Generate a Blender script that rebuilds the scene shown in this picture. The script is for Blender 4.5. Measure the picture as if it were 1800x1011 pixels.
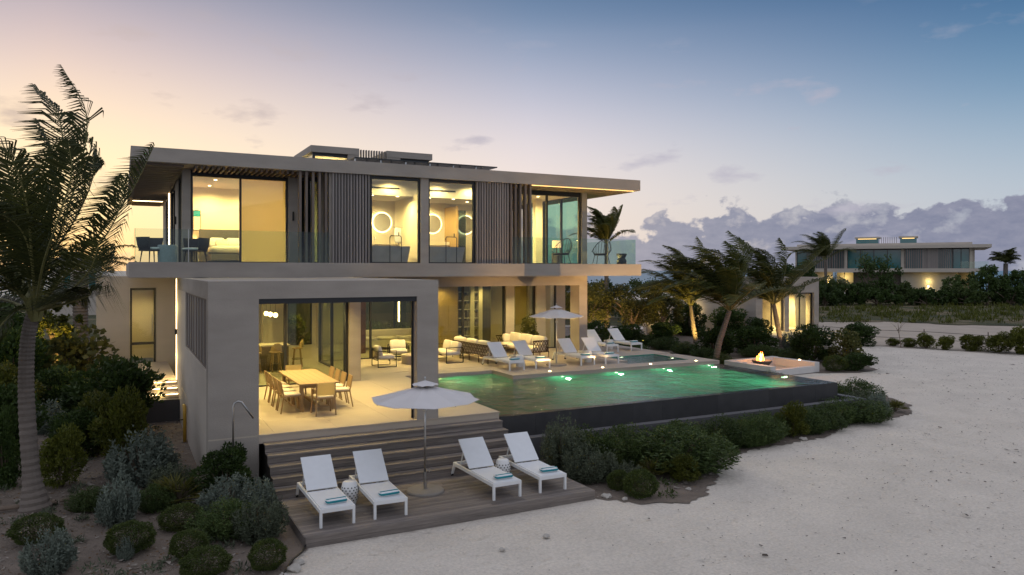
import bpy, math, random
import numpy as np
from mathutils import Vector, Matrix
R = math.radians
sc = bpy.context.scene
for o in list(bpy.data.objects): bpy.data.objects.remove(o)
COL = sc.collection

# ------------------------------------------------------------------ camera
cam_d = bpy.data.cameras.new('camera'); cam = bpy.data.objects.new('camera', cam_d); COL.objects.link(cam)
cam.location = (0, 0, 3.7)
cam.rotation_euler = (R(90), 0, R(62.5) - R(90))
cam_d.lens = 36 * 1317 / 1800; cam_d.sensor_width = 36
cam_d.shift_y = -(505.5 - 474.7) / 1800
cam_d.clip_start = .1; cam_d.clip_end = 12000
sc.camera = cam

# ------------------------------------------------------------------ world: dusk sky
w = bpy.data.worlds.new('World'); sc.world = w; w.use_nodes = True
nt = w.node_tree; nt.nodes.clear()
def wn(t, **k):
    n = nt.nodes.new(t)
    for a, b in k.items(): setattr(n, a, b)
    return n
def math_n(op, a, b=None, clamp=False, tree=None):
    tr = tree or nt
    n = tr.nodes.new('ShaderNodeMath'); n.operation = op; n.use_clamp = clamp
    for i, v in enumerate((a, b)):
        if v is None: continue
        if isinstance(v, (int, float)): n.inputs[i].default_value = v
        else: tr.links.new(v, n.inputs[i])
    return n.outputs[0]
def srgb(r, g, b):
    f = lambda c: ((c / 255 + .055) / 1.055) ** 2.4 if c > 10 else c / 255 / 12.92
    return (f(r), f(g), f(b), 1)
def ramp(stops, fac, interp='B_SPLINE'):
    n = wn('ShaderNodeValToRGB'); n.color_ramp.interpolation = interp
    e = n.color_ramp.elements
    while len(e) < len(stops): e.new(.5)
    for el, (p, c) in zip(e, stops): el.position = p; el.color = c
    nt.links.new(fac, n.inputs[0]); return n.outputs[0]
def mixc(f, a, b, tree=None):
    tr = tree or nt
    n = tr.nodes.new('ShaderNodeMix'); n.data_type = 'RGBA'
    for v, s in ((f, n.inputs[0]), (a, n.inputs[6]), (b, n.inputs[7])):
        if isinstance(v, (int, float)): s.default_value = v
        elif isinstance(v, tuple): s.default_value = v
        else: tr.links.new(v, s)
    return n.outputs[2]
tc = wn('ShaderNodeTexCoord'); sep = wn('ShaderNodeSeparateXYZ'); nt.links.new(tc.outputs['Generated'], sep.inputs[0])
vx, vy, vz = sep.outputs
elev = math_n('DIVIDE', math_n('ARCSINE', vz), R(90))            # 0 horizon .. 1 zenith
ele = math_n('MULTIPLY', math_n('ABSOLUTE', elev), 3.0, True)     # 0..30 degrees spread over the ramp
az = math_n('ARCTAN2', vx, vy)                                    # 0 at the sunset, grows to the right
aaz = math_n('ABSOLUTE', math_n('ADD', az, R(4)))
side = math_n('SMOOTH_MIN', math_n('DIVIDE', aaz, R(66)), 1.0); 
side.node.inputs[2].default_value = .25
side = math_n('MAXIMUM', side, 0.0)
warm = ramp([(0, srgb(250, 208, 140)), (.12, srgb(255, 232, 176)), (.26, srgb(255, 232, 190)), (.42, srgb(230, 206, 194)), (.56, srgb(184, 172, 182)), (.68, srgb(144, 146, 164)), (1, srgb(112, 126, 155))], ele)
midc = ramp([(0, srgb(232, 212, 196)), (.14, srgb(238, 220, 206)), (.28, srgb(228, 216, 216)), (.42, srgb(190, 190, 206)), (.58, srgb(124, 144, 174)), (.68, srgb(94, 120, 153)), (1, srgb(80, 106, 146))], ele)
cool = ramp([(0, srgb(176, 178, 190)), (.12, srgb(180, 190, 202)), (.24, srgb(158, 178, 196)), (.38, srgb(106, 146, 178)), (.54, srgb(62, 108, 150)), (.68, srgb(44, 88, 132)), (1, srgb(42, 78, 124))], ele)
s1 = math_n('MULTIPLY', side, 2.0, True); s2 = math_n('SUBTRACT', math_n('MULTIPLY', side, 2.0), 1.0, True)
sky = mixc(s2, mixc(s1, warm, midc), cool)
# physical twilight sky added on top
nis = wn('ShaderNodeTexSky'); nis.sky_type = 'NISHITA'; nis.sun_disc = False
nis.sun_elevation = R(3); nis.sun_rotation = R(-4); nis.altitude = 10
nmul = wn('ShaderNodeMix', data_type='RGBA', blend_type='ADD'); nmul.inputs[0].default_value = .0075
nt.links.new(sky, nmul.inputs[6]); nt.links.new(nis.outputs[0], nmul.inputs[7]); sky = nmul.outputs[2]
# clouds: low cumulus bank that thickens away from the sunset, a few loose puffs above it
def noise_w(scale, detail, rough, zs=1.0, off=(0, 0, 0)):
    m = wn('ShaderNodeMapping'); m.inputs['Scale'].default_value = (1, 1, zs); m.inputs['Location'].default_value = off
    nt.links.new(tc.outputs['Generated'], m.inputs[0])
    n = wn('ShaderNodeTexNoise'); n.inputs['Scale'].default_value = scale; n.inputs['Detail'].default_value = detail; n.inputs['Roughness'].default_value = rough
    nt.links.new(m.outputs[0], n.inputs['Vector']); return n.outputs[0]
n_big = noise_w(7, 2, .5, 1.0, (.3, .2, 0)); n_puff = noise_w(17, 8, .56, 1.5, (1.7, .4, .2)); n_fine = noise_w(46, 5, .6, 2.2)
degs = math_n('MULTIPLY', elev, 90)
bank_top = math_n('ADD', math_n('MULTIPLY', math_n('SUBTRACT', n_big, .5), 5.0), math_n('ADD', math_n('MULTIPLY', side, 4.7), .7))
puff = math_n('MULTIPLY', math_n('SUBTRACT', n_puff, .5), 7.5)
bank = math_n('MULTIPLY', math_n('ADD', math_n('SUBTRACT', math_n('ADD', bank_top, puff), degs), 0.1), 2.6, True)
hole = math_n('MULTIPLY', math_n('SUBTRACT', .66, math_n('MULTIPLY', n_puff, 1.0)), 9.0, True)   # gaps low in the bank
bank = math_n('MULTIPLY', bank, math_n('ADD', math_n('MULTIPLY', math_n('SUBTRACT', 1.0, hole), -.6), 1.0, True))
bank = math_n('MULTIPLY', bank, math_n('ADD', math_n('MULTIPLY', side, .9), .25, True))
n_l = noise_w(8.5, 5, .55, 3.0, (.35, 2.15, .1))
loose = math_n('MULTIPLY', math_n('SUBTRACT', n_l, .585), 8.0, True)
lowm = math_n('SUBTRACT', 1.0, math_n('DIVIDE', math_n('SUBTRACT', degs, 10), 9), True)
loose = math_n('MULTIPLY', math_n('MULTIPLY', loose, lowm), .8)
ccol_far = mixc(n_fine, srgb(108, 116, 142), srgb(158, 158, 174))
ccol_near = mixc(n_fine, srgb(196, 170, 150), srgb(238, 208, 172))
ccol = mixc(s1, ccol_near, ccol_far)
sky = mixc(bank, sky, ccol)
sky = mixc(loose, sky, mixc(s1, srgb(196, 176, 164), srgb(180, 176, 190)))
bg = wn('ShaderNodeBackground'); bg.inputs[1].default_value = 1.0
nt.links.new(sky, bg.inputs[0]); wo = wn('ShaderNodeOutputWorld'); nt.links.new(bg.outputs[0], wo.inputs[0])

# the soft light of the whole twilight dome
sd = bpy.data.lights.new('sun', 'SUN'); sd.energy = 1.5; sd.angle = R(150); sd.color = (1.0, .93, .87)
sun = bpy.data.objects.new('sun', sd); COL.objects.link(sun)
sun.rotation_euler = (R(12), R(-10), 0)
vs = sc.view_settings; vs.view_transform = 'Standard'; vs.look = 'None'; vs.exposure = .10; vs.gamma = 1; vs.use_curve_mapping = False
cy = sc.cycles
cy.use_denoising = True
try: cy.denoiser = 'OPENIMAGEDENOISE'
except Exception: pass
cy.max_bounces = 7; cy.diffuse_bounces = 3; cy.glossy_bounces = 3; cy.transmission_bounces = 4; cy.transparent_max_bounces = 28
cy.caustics_reflective = False; cy.caustics_refractive = False; cy.sample_clamp_indirect = 4; cy.use_light_tree = True

# ------------------------------------------------------------------ helpers
class MB:
    """collects geometry, build() links it as one mesh object"""
    def __init__(s): s.v = []; s.f = []
    def add(s, vs, fs):
        n = len(s.v); s.v += [tuple(p) for p in vs]; s.f += [tuple(i + n for i in f) for f in fs]; return s
    def box(s, x0, x1, y0, y1, z0, z1):
        return s.add([(x0,y0,z0),(x1,y0,z0),(x1,y1,z0),(x0,y1,z0),(x0,y0,z1),(x1,y0,z1),(x1,y1,z1),(x0,y1,z1)],
                     [(0,3,2,1),(4,5,6,7),(0,1,5,4),(1,2,6,5),(2,3,7,6),(3,0,4,7)])
    def obox(s, M, sx, sy, sz):
        vs = [M @ Vector((a*sx/2, b*sy/2, c*sz/2)) for c in (-1,1) for a, b in ((-1,-1),(1,-1),(1,1),(-1,1))]
        return s.add(vs, [(0,3,2,1),(4,5,6,7),(0,1,5,4),(1,2,6,5),(2,3,7,6),(3,0,4,7)])
    def bar(s, p0, p1, a, b=None):
        p0, p1 = Vector(p0), Vector(p1); q = (p1-p0).to_track_quat('Z', 'Y')
        return s.obox(Matrix.Translation((p0+p1)/2) @ q.to_matrix().to_4x4(), a, b or a, (p1-p0).length)
    def tube(s, pts, rads, n=8, caps=True):
        pts = [Vector(p) for p in pts]; m = len(pts)
        if isinstance(rads, (int, float)): rads = [rads]*m
        vs = []; up = None
        for i, p in enumerate(pts):
            t = (pts[min(i+1, m-1)] - pts[max(i-1, 0)]).normalized()
            if up is None: up = t.orthogonal().normalized()
            up = (up - t*up.dot(t)).normalized(); sd_ = t.cross(up)
            vs += [p + (up*math.cos(2*math.pi*k/n) + sd_*math.sin(2*math.pi*k/n))*rads[i] for k in range(n)]
        fs = [(i*n+k, i*n+(k+1)%n, (i+1)*n+(k+1)%n, (i+1)*n+k) for i in range(m-1) for k in range(n)]
        if caps: fs += [tuple(range(n))[::-1], tuple((m-1)*n+k for k in range(n))]
        return s.add(vs, fs)
    def lathe(s, prof, n=20, c=(0,0,0), a0=0, a1=2*math.pi):
        full = abs(a1-a0-2*math.pi) < 1e-6; k = n if full else n+1
        vs = [(c[0]+r*math.cos(a0+(a1-a0)*j/n), c[1]+r*math.sin(a0+(a1-a0)*j/n), c[2]+z) for r, z in prof for j in range(k)]
        fs = [(i*k+j, i*k+(j+1)%k, (i+1)*k+(j+1)%k, (i+1)*k+j) for i in range(len(prof)-1) for j in range(n)]
        return s.add(vs, fs)
    def cushion(s, c, sx, sy, sz, rz=0, rx=0, ry=0, puff=.25):
        """rounded soft block"""
        M = Matrix.Translation(c) @ Matrix.Rotation(rz,4,'Z') @ Matrix.Rotation(rx,4,'X') @ Matrix.Rotation(ry,4,'Y')
        n, m = 12, 6; vs = []; fs = []
        for i in range(m+1):
            ph = -math.pi/2 + math.pi*i/m
            for j in range(n):
                th = 2*math.pi*j/n
                f = lambda v, e: math.copysign(abs(v)**e, v)
                e = .35
                vs.append(M @ Vector((f(math.cos(ph),e)*f(math.cos(th),e)*sx/2, f(math.cos(ph),e)*f(math.sin(th),e)*sy/2, f(math.sin(ph),.5)*sz/2)))
        for i in range(m):
            for j in range(n): fs.append((i*n+j, i*n+(j+1)%n, (i+1)*n+(j+1)%n, (i+1)*n+j))
        return s.add(vs, fs)
    def build(s, name, mat, parent=None, smooth=False, kind=None):
        me = bpy.data.meshes.new(name); me.from_pydata(s.v, [], s.f); me.update()
        if smooth:
            me.polygons.foreach_set('use_smooth', [True]*len(me.polygons))
        return link(name, me, mat, parent, kind)
def link(name, me, mat, parent=None, kind=None):
    o = bpy.data.objects.new(name, me)
    if mat is not None and not me.materials: me.materials.append(mat)
    COL.objects.link(o)
    if parent: o.parent = parent
    if kind: o['kind'] = kind
    return o
def thing(name, label, cat, loc=(0,0,0), rz=0, group=None):
    o = bpy.data.objects.new(name, None); COL.objects.link(o); o.empty_display_size = .2
    o.location = loc; o.rotation_euler = (0,0,rz); return tag(o, label, cat, group)
def tag(o, label, cat, group=None):
    o['label'] = label; o['category'] = cat
    if group: o['group'] = group
    return o
def place(o, loc, rz=0, s=None):
    o.location = loc; o.rotation_euler = (0,0,rz)
    if s: o.scale = s if isinstance(s, tuple) else (s,s,s)
    return o
def dup(root, loc, rz=0, label=None, s=None):
    def cp(o, par):
        c = o.copy(); COL.objects.link(c)
        if par: c.parent = par
        for ch in o.children: cp(ch, c)
        return c
    r = cp(root, None); place(r, loc, rz, s)
    if label: r['label'] = label
    return r
def lamp(kind, loc, power, color=(1,.66,.28), radius=.06, angle=150, blend=.8, target=None, parent=None):
    l = bpy.data.lights.new('lamp_light', kind); l.energy = power; l.color = color; l.shadow_soft_size = radius
    o = bpy.data.objects.new('lamp_light', l); COL.objects.link(o); o.location = loc
    if kind == 'SPOT':
        l.spot_size = R(angle); l.spot_blend = blend
        if target: o.rotation_euler = (Vector(target)-Vector(loc)).to_track_quat('-Z','Y').to_euler()
    if parent: o.parent = parent
    return o

# ------------------------------------------------------------------ materials
def newmat(name):
    m = bpy.data.materials.new(name); m.use_nodes = True; t = m.node_tree; return m, t, t.nodes['Principled BSDF']
def mk(name, col, rough=.6, var=.12, scale=3, bump=0, bscale=60, metal=0, stretch=(1,1,1), detail=4, spec=.4, var2=0, isl=0):
    m, t, p = newmat(name)
    g = t.nodes.new('ShaderNodeNewGeometry'); mp = t.nodes.new('ShaderNodeMapping'); mp.inputs['Scale'].default_value = stretch
    t.links.new(g.outputs['Position'], mp.inputs[0])
    n = t.nodes.new('ShaderNodeTexNoise'); n.inputs['Scale'].default_value = scale; n.inputs['Detail'].default_value = detail
    t.links.new(mp.outputs[0], n.inputs['Vector'])
    f = math_n('ADD', math_n('MULTIPLY', math_n('SUBTRACT', n.outputs[0], .5, tree=t), var*4, tree=t), 1.0, tree=t)
    if var2:
        n3 = t.nodes.new('ShaderNodeTexNoise'); n3.inputs['Scale'].default_value = scale*26; n3.inputs['Detail'].default_value = 5; n3.inputs['Roughness'].default_value = .7; t.links.new(mp.outputs[0], n3.inputs['Vector'])
        f = math_n('MULTIPLY', f, math_n('ADD', math_n('MULTIPLY', math_n('SUBTRACT', n3.outputs[0], .5, tree=t), var2*4, tree=t), 1.0, tree=t), tree=t)
    if isl:
        oi = t.nodes.new('ShaderNodeObjectInfo'); 
        f = math_n('MULTIPLY', f, math_n('ADD', math_n('MULTIPLY', math_n('SUBTRACT', oi.outputs['Random'], .5, tree=t), isl*2, tree=t), 1.0, tree=t), tree=t)
    vm = t.nodes.new('ShaderNodeVectorMath'); vm.operation = 'SCALE'; vm.inputs[0].default_value = col[:3]; t.links.new(f, vm.inputs['Scale'])
    t.links.new(vm.outputs[0], p.inputs['Base Color'])
    p.inputs['Roughness'].default_value = rough; p.inputs['Metallic'].default_value = metal; p.inputs['Specular IOR Level'].default_value = spec
    if bump:
        n2 = t.nodes.new('ShaderNodeTexNoise'); n2.inputs['Scale'].default_value = bscale; n2.inputs['Detail'].default_value = 5
        t.links.new(mp.outputs[0], n2.inputs['Vector'])
        b = t.nodes.new('ShaderNodeBump'); b.inputs['Strength'].default_value = bump; b.inputs['Distance'].default_value = .02
        t.links.new(n2.outputs[0], b.inputs['Height']); t.links.new(b.outputs[0], p.inputs['Normal'])
    return m
def emit(name, col, s):
    m, t, p = newmat(name); p.inputs['Base Color'].default_value = (*col, 1)
    p.inputs['Emission Color'].default_value = (*col, 1); p.inputs['Emission Strength'].default_value = s
    return m
def glassmat(name, tint, refl=1.0, rough=0.0, ior=1.5):
    m, t, p = newmat(name); t.nodes.remove(p); out = t.nodes['Material Output']
    tr = t.nodes.new('ShaderNodeBsdfTransparent'); tr.inputs[0].default_value = (*tint, 1)
    gl = t.nodes.new('ShaderNodeBsdfGlossy'); gl.inputs[0].default_value = (refl,refl,refl,1); gl.inputs['Roughness'].default_value = rough
    fr = t.nodes.new('ShaderNodeLayerWeight'); fr.inputs[0].default_value = .5
    r0 = ((ior-1)/(ior+1))**2
    fac = math_n('ADD', math_n('MULTIPLY', math_n('POWER', fr.outputs['Facing'], 5.0, tree=t), 1-r0, tree=t), r0, tree=t)
    mx = t.nodes.new('ShaderNodeMixShader'); t.links.new(fac, mx.inputs[0]); t.links.new(tr.outputs[0], mx.inputs[1]); t.links.new(gl.outputs[0], mx.inputs[2])
    t.links.new(mx.outputs[0], out.inputs[0]); return m
def leafmat(name, c0, c1, trans=.3, rough=.55):
    """foliage: colour differs leaf by leaf, light passes through"""
    m, t, p = newmat(name); out = t.nodes['Material Output']
    g = t.nodes.new('ShaderNodeNewGeometry'); oi = t.nodes.new('ShaderNodeObjectInfo')
    n = t.nodes.new('ShaderNodeTexNoise'); n.inputs['Scale'].default_value = 2.2; n.inputs['Detail'].default_value = 3
    t.links.new(g.outputs['Position'], n.inputs['Vector'])
    f = math_n('ADD', math_n('MULTIPLY', g.outputs['Random Per Island'], .55, tree=t), math_n('MULTIPLY', math_n('SUBTRACT', n.outputs[0], .3, tree=t), 1.1, tree=t), True, tree=t)
    c = mixc(f, (*c0,1), (*c1,1), tree=t)
    h = t.nodes.new('ShaderNodeHueSaturation'); t.links.new(c, h.inputs['Color'])
    t.links.new(math_n('ADD', math_n('MULTIPLY', oi.outputs['Random'], .4, tree=t), .8, tree=t), h.inputs['Value'])
    t.links.new(h.outputs[0], p.inputs['Base Color']); p.inputs['Roughness'].default_value = rough; p.inputs['Specular IOR Level'].default_value = .25
    tl = t.nodes.new('ShaderNodeBsdfTranslucent'); t.links.new(h.outputs[0], tl.inputs[0])
    mx = t.nodes.new('ShaderNodeMixShader'); mx.inputs[0].default_value = trans
    t.links.new(p.outputs[0], mx.inputs[1]); t.links.new(tl.outputs[0], mx.inputs[2]); t.links.new(mx.outputs[0], out.inputs[0]); return m
def add_bump(m, layers, pits=False):
    """several noise octaves as relief on an existing material"""
    t = m.node_tree; p = t.nodes['Principled BSDF']; g = t.nodes.new('ShaderNodeNewGeometry'); prev = None
    for sc_, st, dist in layers:
        n = t.nodes.new('ShaderNodeTexNoise'); n.inputs['Scale'].default_value = sc_; n.inputs['Detail'].default_value = 6; n.inputs['Roughness'].default_value = .6
        t.links.new(g.outputs['Position'], n.inputs['Vector'])
        b = t.nodes.new('ShaderNodeBump'); b.inputs['Strength'].default_value = st; b.inputs['Distance'].default_value = dist
        t.links.new(n.outputs[0], b.inputs['Height'])
        if prev: t.links.new(prev, b.inputs['Normal'])
        prev = b.outputs[0]
    if pits:                                   # foot-sized hollows trodden into the sand
        for vs_, st in ((1.5,.9), (2.6,.7)):
            v = t.nodes.new('ShaderNodeTexVoronoi'); v.inputs['Scale'].default_value = vs_; t.links.new(g.outputs['Position'], v.inputs['Vector'])
            r_ = t.nodes.new('ShaderNodeMapRange'); r_.interpolation_type = 'SMOOTHSTEP'; r_.inputs[1].default_value = .05; r_.inputs[2].default_value = .34; t.links.new(v.outputs['Distance'], r_.inputs[0])
            b = t.nodes.new('ShaderNodeBump'); b.inputs['Strength'].default_value = st; b.inputs['Distance'].default_value = .035; t.links.new(r_.outputs[0], b.inputs['Height']); t.links.new(prev, b.inputs['Normal']); prev = b.outputs[0]
    t.links.new(prev, p.inputs['Normal'])

M_stucco = mk('stucco', (.335,.295,.255), .85, .13, .8, .5, 26, detail=8, var2=.05, stretch=(1,1,3))
M_stucco2 = mk('stucco_light', (.47,.415,.355), .85, .07, .7, .35, 26, stretch=(1,1,3))
M_stone = mk('terrace_stone', (.43,.36,.285), .55, .06, 2.0, .1, 40, isl=.05)
M_cream = mk('cream_wall', (.74,.66,.52), .8, .02, 2)
M_tilewall = mk('bath_tile', (.70,.63,.50), .5, .04, 9, .15, 14, stretch=(.4,1,3))
M_ceil = mk('ceiling_paint', (.78,.72,.62), .9, .01, 2)
M_wood = mk('weathered_wood', (.195,.166,.146), .75, .30, 2.2, .5, 14, stretch=(1,16,16), isl=.30)
M_teak = mk('teak', (.30,.205,.112), .55, .12, 3, .1, 30, stretch=(6,6,1), isl=.08)
M_slat = mk('slat_wood', (.205,.182,.168), .7, .12, 3, .1, 30, stretch=(8,8,.6), isl=.18)
M_soffit = mk('soffit_wood', (.15,.118,.098), .7, .1, 3, .1, 30, isl=.1)
M_frame = mk('dark_frame', (.018,.018,.020), .4, .05, 3)
M_black = mk('black_metal', (.012,.011,.010), .45, .05, 3)
M_white = mk('white_metal', (.74,.74,.73), .4, .02, 3)
M_sling = mk('white_sling', (.70,.71,.72), .7, .03, 8, .2, 300)
M_cush = mk('cream_cushion', (.74,.66,.56), .9, .04, 6, .2, 40)
M_canvas = mk('umbrella_canvas', (.60,.57,.56), .9, .04, 3, .15, 60)
M_steel = mk('steel', (.45,.44,.43), .32, .05, 8, metal=1)
M_teal = mk('teal_towel', (.015,.21,.25), .95, .06, 20, .3, 200)
M_towel = mk('white_towel', (.74,.75,.75), .95, .03, 20, .3, 200)
M_pave = mk('concrete_base', (.26,.235,.205), .8, .1, 6, .3, 50)
M_ceram = mk('white_ceramic', (.72,.71,.69), .3, .02, 4)
M_dark = mk('dark_hole', (.02,.02,.02), .9, 0, 1)
M_dtile = mk('dark_pool_stone', (.040,.038,.038), .5, .16, 3, .25, 30, isl=.18)
M_dcop = mk('dark_coping', (.085,.082,.085), .6, .1, 4, .2, 40, isl=.1)
M_basin = mk('pool_mosaic', (.055,.30,.19), .5, .20, 5, .1, 30)
M_rope = mk('brown_rope', (.085,.055,.035), .8, .08, 10)
M_rattan = mk('dark_rattan', (.035,.034,.036), .8, .15, 30, .3, 120)
M_maroon = mk('maroon_curtain', (.14,.055,.04), .9, .12, 3, stretch=(12,12,.3))
M_wwall = mk('oak_panel', (.42,.28,.11), .6, .1, 3, stretch=(8,8,.5))
M_shade = mk('roller_shade', (.66,.56,.40), .9, .015, 2)
M_curt = mk('linen_curtain', (.62,.56,.44), .9, .08, 4, stretch=(10,10,.2))
M_yellow = mk('yellow_pipe', (.45,.26,.03), .5, .1, 8)
M_solar = mk('solar_black', (.008,.009,.012), .25, .02, 3)
M_rock = mk('limestone_rock', (.40,.37,.33), .9, .16, 6, .5, 20)
M_bark = mk('palm_bark', (.155,.128,.108), .9, .18, 3, .6, 9, stretch=(1,1,4))
M_bark2 = mk('grey_bark', (.16,.12,.09), .9, .18, 5, .5, 12)
M_plinth = mk('plinth_grey', (.085,.08,.08), .85, .08, 2, .3, 30)
M_book = mk('book_spines', (.30,.25,.18), .8, .4, 9, stretch=(9,9,.2))
M_rug = mk('dark_floor', (.10,.085,.07), .8, .05, 3)
M_sand = mk('sand', (.64,.575,.495), .95, .09, .7, detail=9, var2=.20)
add_bump(M_sand, [(1.3,.55,.16), (5,.9,.08), (24,1.0,.028)], pits=True)
M_soil = mk('garden_soil', (.175,.14,.112), .95, .2, 2.4, detail=8, var2=.2)
add_bump(M_soil, [(4,.6,.10), (17,.8,.05), (60,.6,.015)])
M_road = mk('sandy_track', (.40,.335,.27), .95, .1, .5, detail=7); add_bump(M_road, [(1.2,.6,.15), (9,.5,.05)])
M_grass = mk('dry_grass', (.1,.1,.05), .95, .3, .35, detail=8); add_bump(M_grass, [(2,.9,.3), (14,.8,.12)])
_t = M_grass.node_tree; _g = _t.nodes.new('ShaderNodeNewGeometry'); _n = _t.nodes.new('ShaderNodeTexNoise'); _n.inputs['Scale'].default_value = .22; _n.inputs['Detail'].default_value = 9; _n.inputs['Roughness'].default_value = .68; _t.links.new(_g.outputs['Position'], _n.inputs['Vector'])
_r = _t.nodes.new('ShaderNodeValToRGB'); _e = _r.color_ramp.elements; _e[0].position = .36; _e[0].color = (.032,.040,.014,1); _e[1].position = .70; _e[1].color = (.30,.24,.17,1)
_x = _e.new(.50); _x.color = (.075,.072,.026,1); _x = _e.new(.58); _x.color = (.15,.115,.06,1); _t.links.new(_n.outputs[0], _r.inputs[0]); _t.links.new(_r.outputs[0], _t.nodes['Principled BSDF'].inputs['Base Color'])
M_pane = glassmat('window_glass', (.93,.95,.93), 1.0)
M_paneg = glassmat('ground_floor_glass', (.80,.84,.74), 1.0)
M_panedark = glassmat('tinted_glass', (.42,.5,.5), 1.0)
M_panegreen = glassmat('green_glass', (.62,.86,.78), 1.0)
M_bal = glassmat('balustrade_glass', (.85,.92,.885), 1.0, ior=1.42)
M_led = emit('led_strip', (1,.72,.36), 7)
M_led2 = emit('soft_led', (1,.66,.24), 1.6)
M_down = emit('downlight', (1,.78,.45), 12)
M_globe = emit('globe_lamp', (1,.72,.34), 14)
M_pool_led = emit('pool_light', (1,.95,.66), 11)
M_deck_led = emit('deck_light', (1,.74,.38), 14)
M_ring = emit('mirror_backlight', (1,.80,.42), 3.6)
M_lshade = emit('lamp_shade', (1,.62,.30), 1.3)
M_flame = emit('flame', (1,.33,.06), 3.2)
M_flame2 = emit('flame_core', (1,.60,.20), 4.5)
WARM = (1,.75,.27)

_t = M_shade.node_tree; _tl = _t.nodes.new('ShaderNodeBsdfTranslucent'); _tl.inputs[0].default_value = (.95,.86,.62,1); _mx = _t.nodes.new('ShaderNodeMixShader'); _mx.inputs[0].default_value = .88
_t.links.new(_t.nodes['Principled BSDF'].outputs[0], _mx.inputs[1]); _t.links.new(_tl.outputs[0], _mx.inputs[2]); _t.links.new(_mx.outputs[0], _t.nodes['Material Output'].inputs[0])
# mirror
M_mirror, _t, _p = newmat('mirror'); _p.inputs['Base Color'].default_value = (.62,.6,.55,1); _p.inputs['Metallic'].default_value = 1; _p.inputs['Roughness'].default_value = .45
def watermat(name, tint, bumps, ior=1.33, rough=.03):
    m = glassmat(name, tint, 1.0, rough, ior); t = m.node_tree
    g = t.nodes.new('ShaderNodeNewGeometry'); prev = None
    for sc_, st, dist, stx in bumps:
        mp = t.nodes.new('ShaderNodeMapping'); mp.inputs['Scale'].default_value = stx; t.links.new(g.outputs['Position'], mp.inputs[0])
        n = t.nodes.new('ShaderNodeTexNoise'); n.inputs['Scale'].default_value = sc_; n.inputs['Detail'].default_value = 3; t.links.new(mp.outputs[0], n.inputs['Vector'])
        b = t.nodes.new('ShaderNodeBump'); b.inputs['Strength'].default_value = st; b.inputs['Distance'].default_value = dist; t.links.new(n.outputs[0], b.inputs['Height'])
        if prev: t.links.new(prev, b.inputs['Normal'])
        prev = b.outputs[0]
    tr = [n for n in t.nodes if n.type == 'BSDF_TRANSPARENT'][0]; rf = t.nodes.new('ShaderNodeBsdfRefraction'); rf.inputs[0].default_value = (*tint,1); rf.inputs['IOR'].default_value = ior; rf.inputs['Roughness'].default_value = 0
    dst = tr.outputs[0].links[0].to_socket; t.links.new(rf.outputs[0], dst); t.nodes.remove(tr)
    for n in list(t.nodes):
        if n.type in ('BSDF_GLOSSY', 'LAYER_WEIGHT', 'BSDF_REFRACTION'): t.links.new(prev, n.inputs['Normal'])
    return m
M_water = watermat('pool_water', (.80,.97,.90), [(1.5,.8,.13,(1,1,1)), (6,.7,.04,(1,2.0,1))])
M_sea, _t, _p = newmat('sea_water'); _p.inputs['Base Color'].default_value = (.03,.13,.20,1); _p.inputs['Roughness'].default_value = .35
_g = _t.nodes.new('ShaderNodeNewGeometry'); _n = _t.nodes.new('ShaderNodeTexNoise'); _n.inputs['Scale'].default_value = .12; _n.inputs['Detail'].default_value = 6
_t.links.new(_g.outputs['Position'], _n.inputs['Vector']); _b = _t.nodes.new('ShaderNodeBump'); _b.inputs['Strength'].default_value = .5; _b.inputs['Distance'].default_value = 1
_t.links.new(_n.outputs[0], _b.inputs['Height']); _t.links.new(_b.outputs[0], _p.inputs['Normal'])

# ------------------------------------------------------------------ ground, sea, beds
rng = np.random.default_rng(7); random.seed(7)
def axis(lo, a, b, hi, fine, n):
    left = a - np.geomspace(fine, a-lo, n)[::-1]; right = b + np.geomspace(fine, hi-b, n)
    return np.concatenate([left, np.arange(a, b+.01, fine), right])
xs = axis(-140, -6, 40, 190, .8, 16); ys = axis(-40, 6, 34, 170, .8, 16)
vs_ = []; 
for j, y in enumerate(ys):
    for i, x in enumerate(xs):
        z = -1.22 + .007*(math.sin(x*.9+y*.4)+math.sin(y*1.3-x*.35)) + .006*math.sin(x*2.3+1)*math.sin(y*2.1)
        e = max(abs((x-25)/165), abs((y-65)/105)); 
        if e > .86: z -= (e-.86)*30
        vs_.append((x, y, z))
nx = len(xs); fs_ = [(j*nx+i, j*nx+i+1, (j+1)*nx+i+1, (j+1)*nx+i) for j in range(len(ys)-1) for i in range(nx-1)]
MB().add(vs_, fs_).build('ground', M_sand, smooth=True, kind='structure')
S = 5900
MB().add([(-S,-S,-3),(S,-S,-3),(S,S,-3),(-S,S,-3)], [(0,1,2,3)]).build('sea', M_sea, kind='structure')
def patch(name, poly, z, mat, jit=.08, step=.35):
    pts = []
    for (x0,y0),(x1,y1) in zip(poly, poly[1:]+poly[:1]):
        L = math.hypot(x1-x0, y1-y0); n = max(1, min(60, int(L/step)))
        for k in range(n):
            t = k/n; pts.append((x0+(x1-x0)*t+random.uniform(-jit,jit), y0+(y1-y0)*t+random.uniform(-jit,jit), z))
    return MB().add(pts, [tuple(range(len(pts)))]).build(name, mat, kind='structure')
left_edge = [(2.1,11.6),(2.31,12.36),(2.51,12.81),(2.74,13.11),(2.93,13.53)]
patch('garden_bed', [(-20,6),(1.2,6)] + left_edge + [(2.9,17.4),(1.7,17.6),(1.7,24.6),(2.0,33.8),(-20,34)], -1.196, M_soil, .05, .16)
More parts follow.
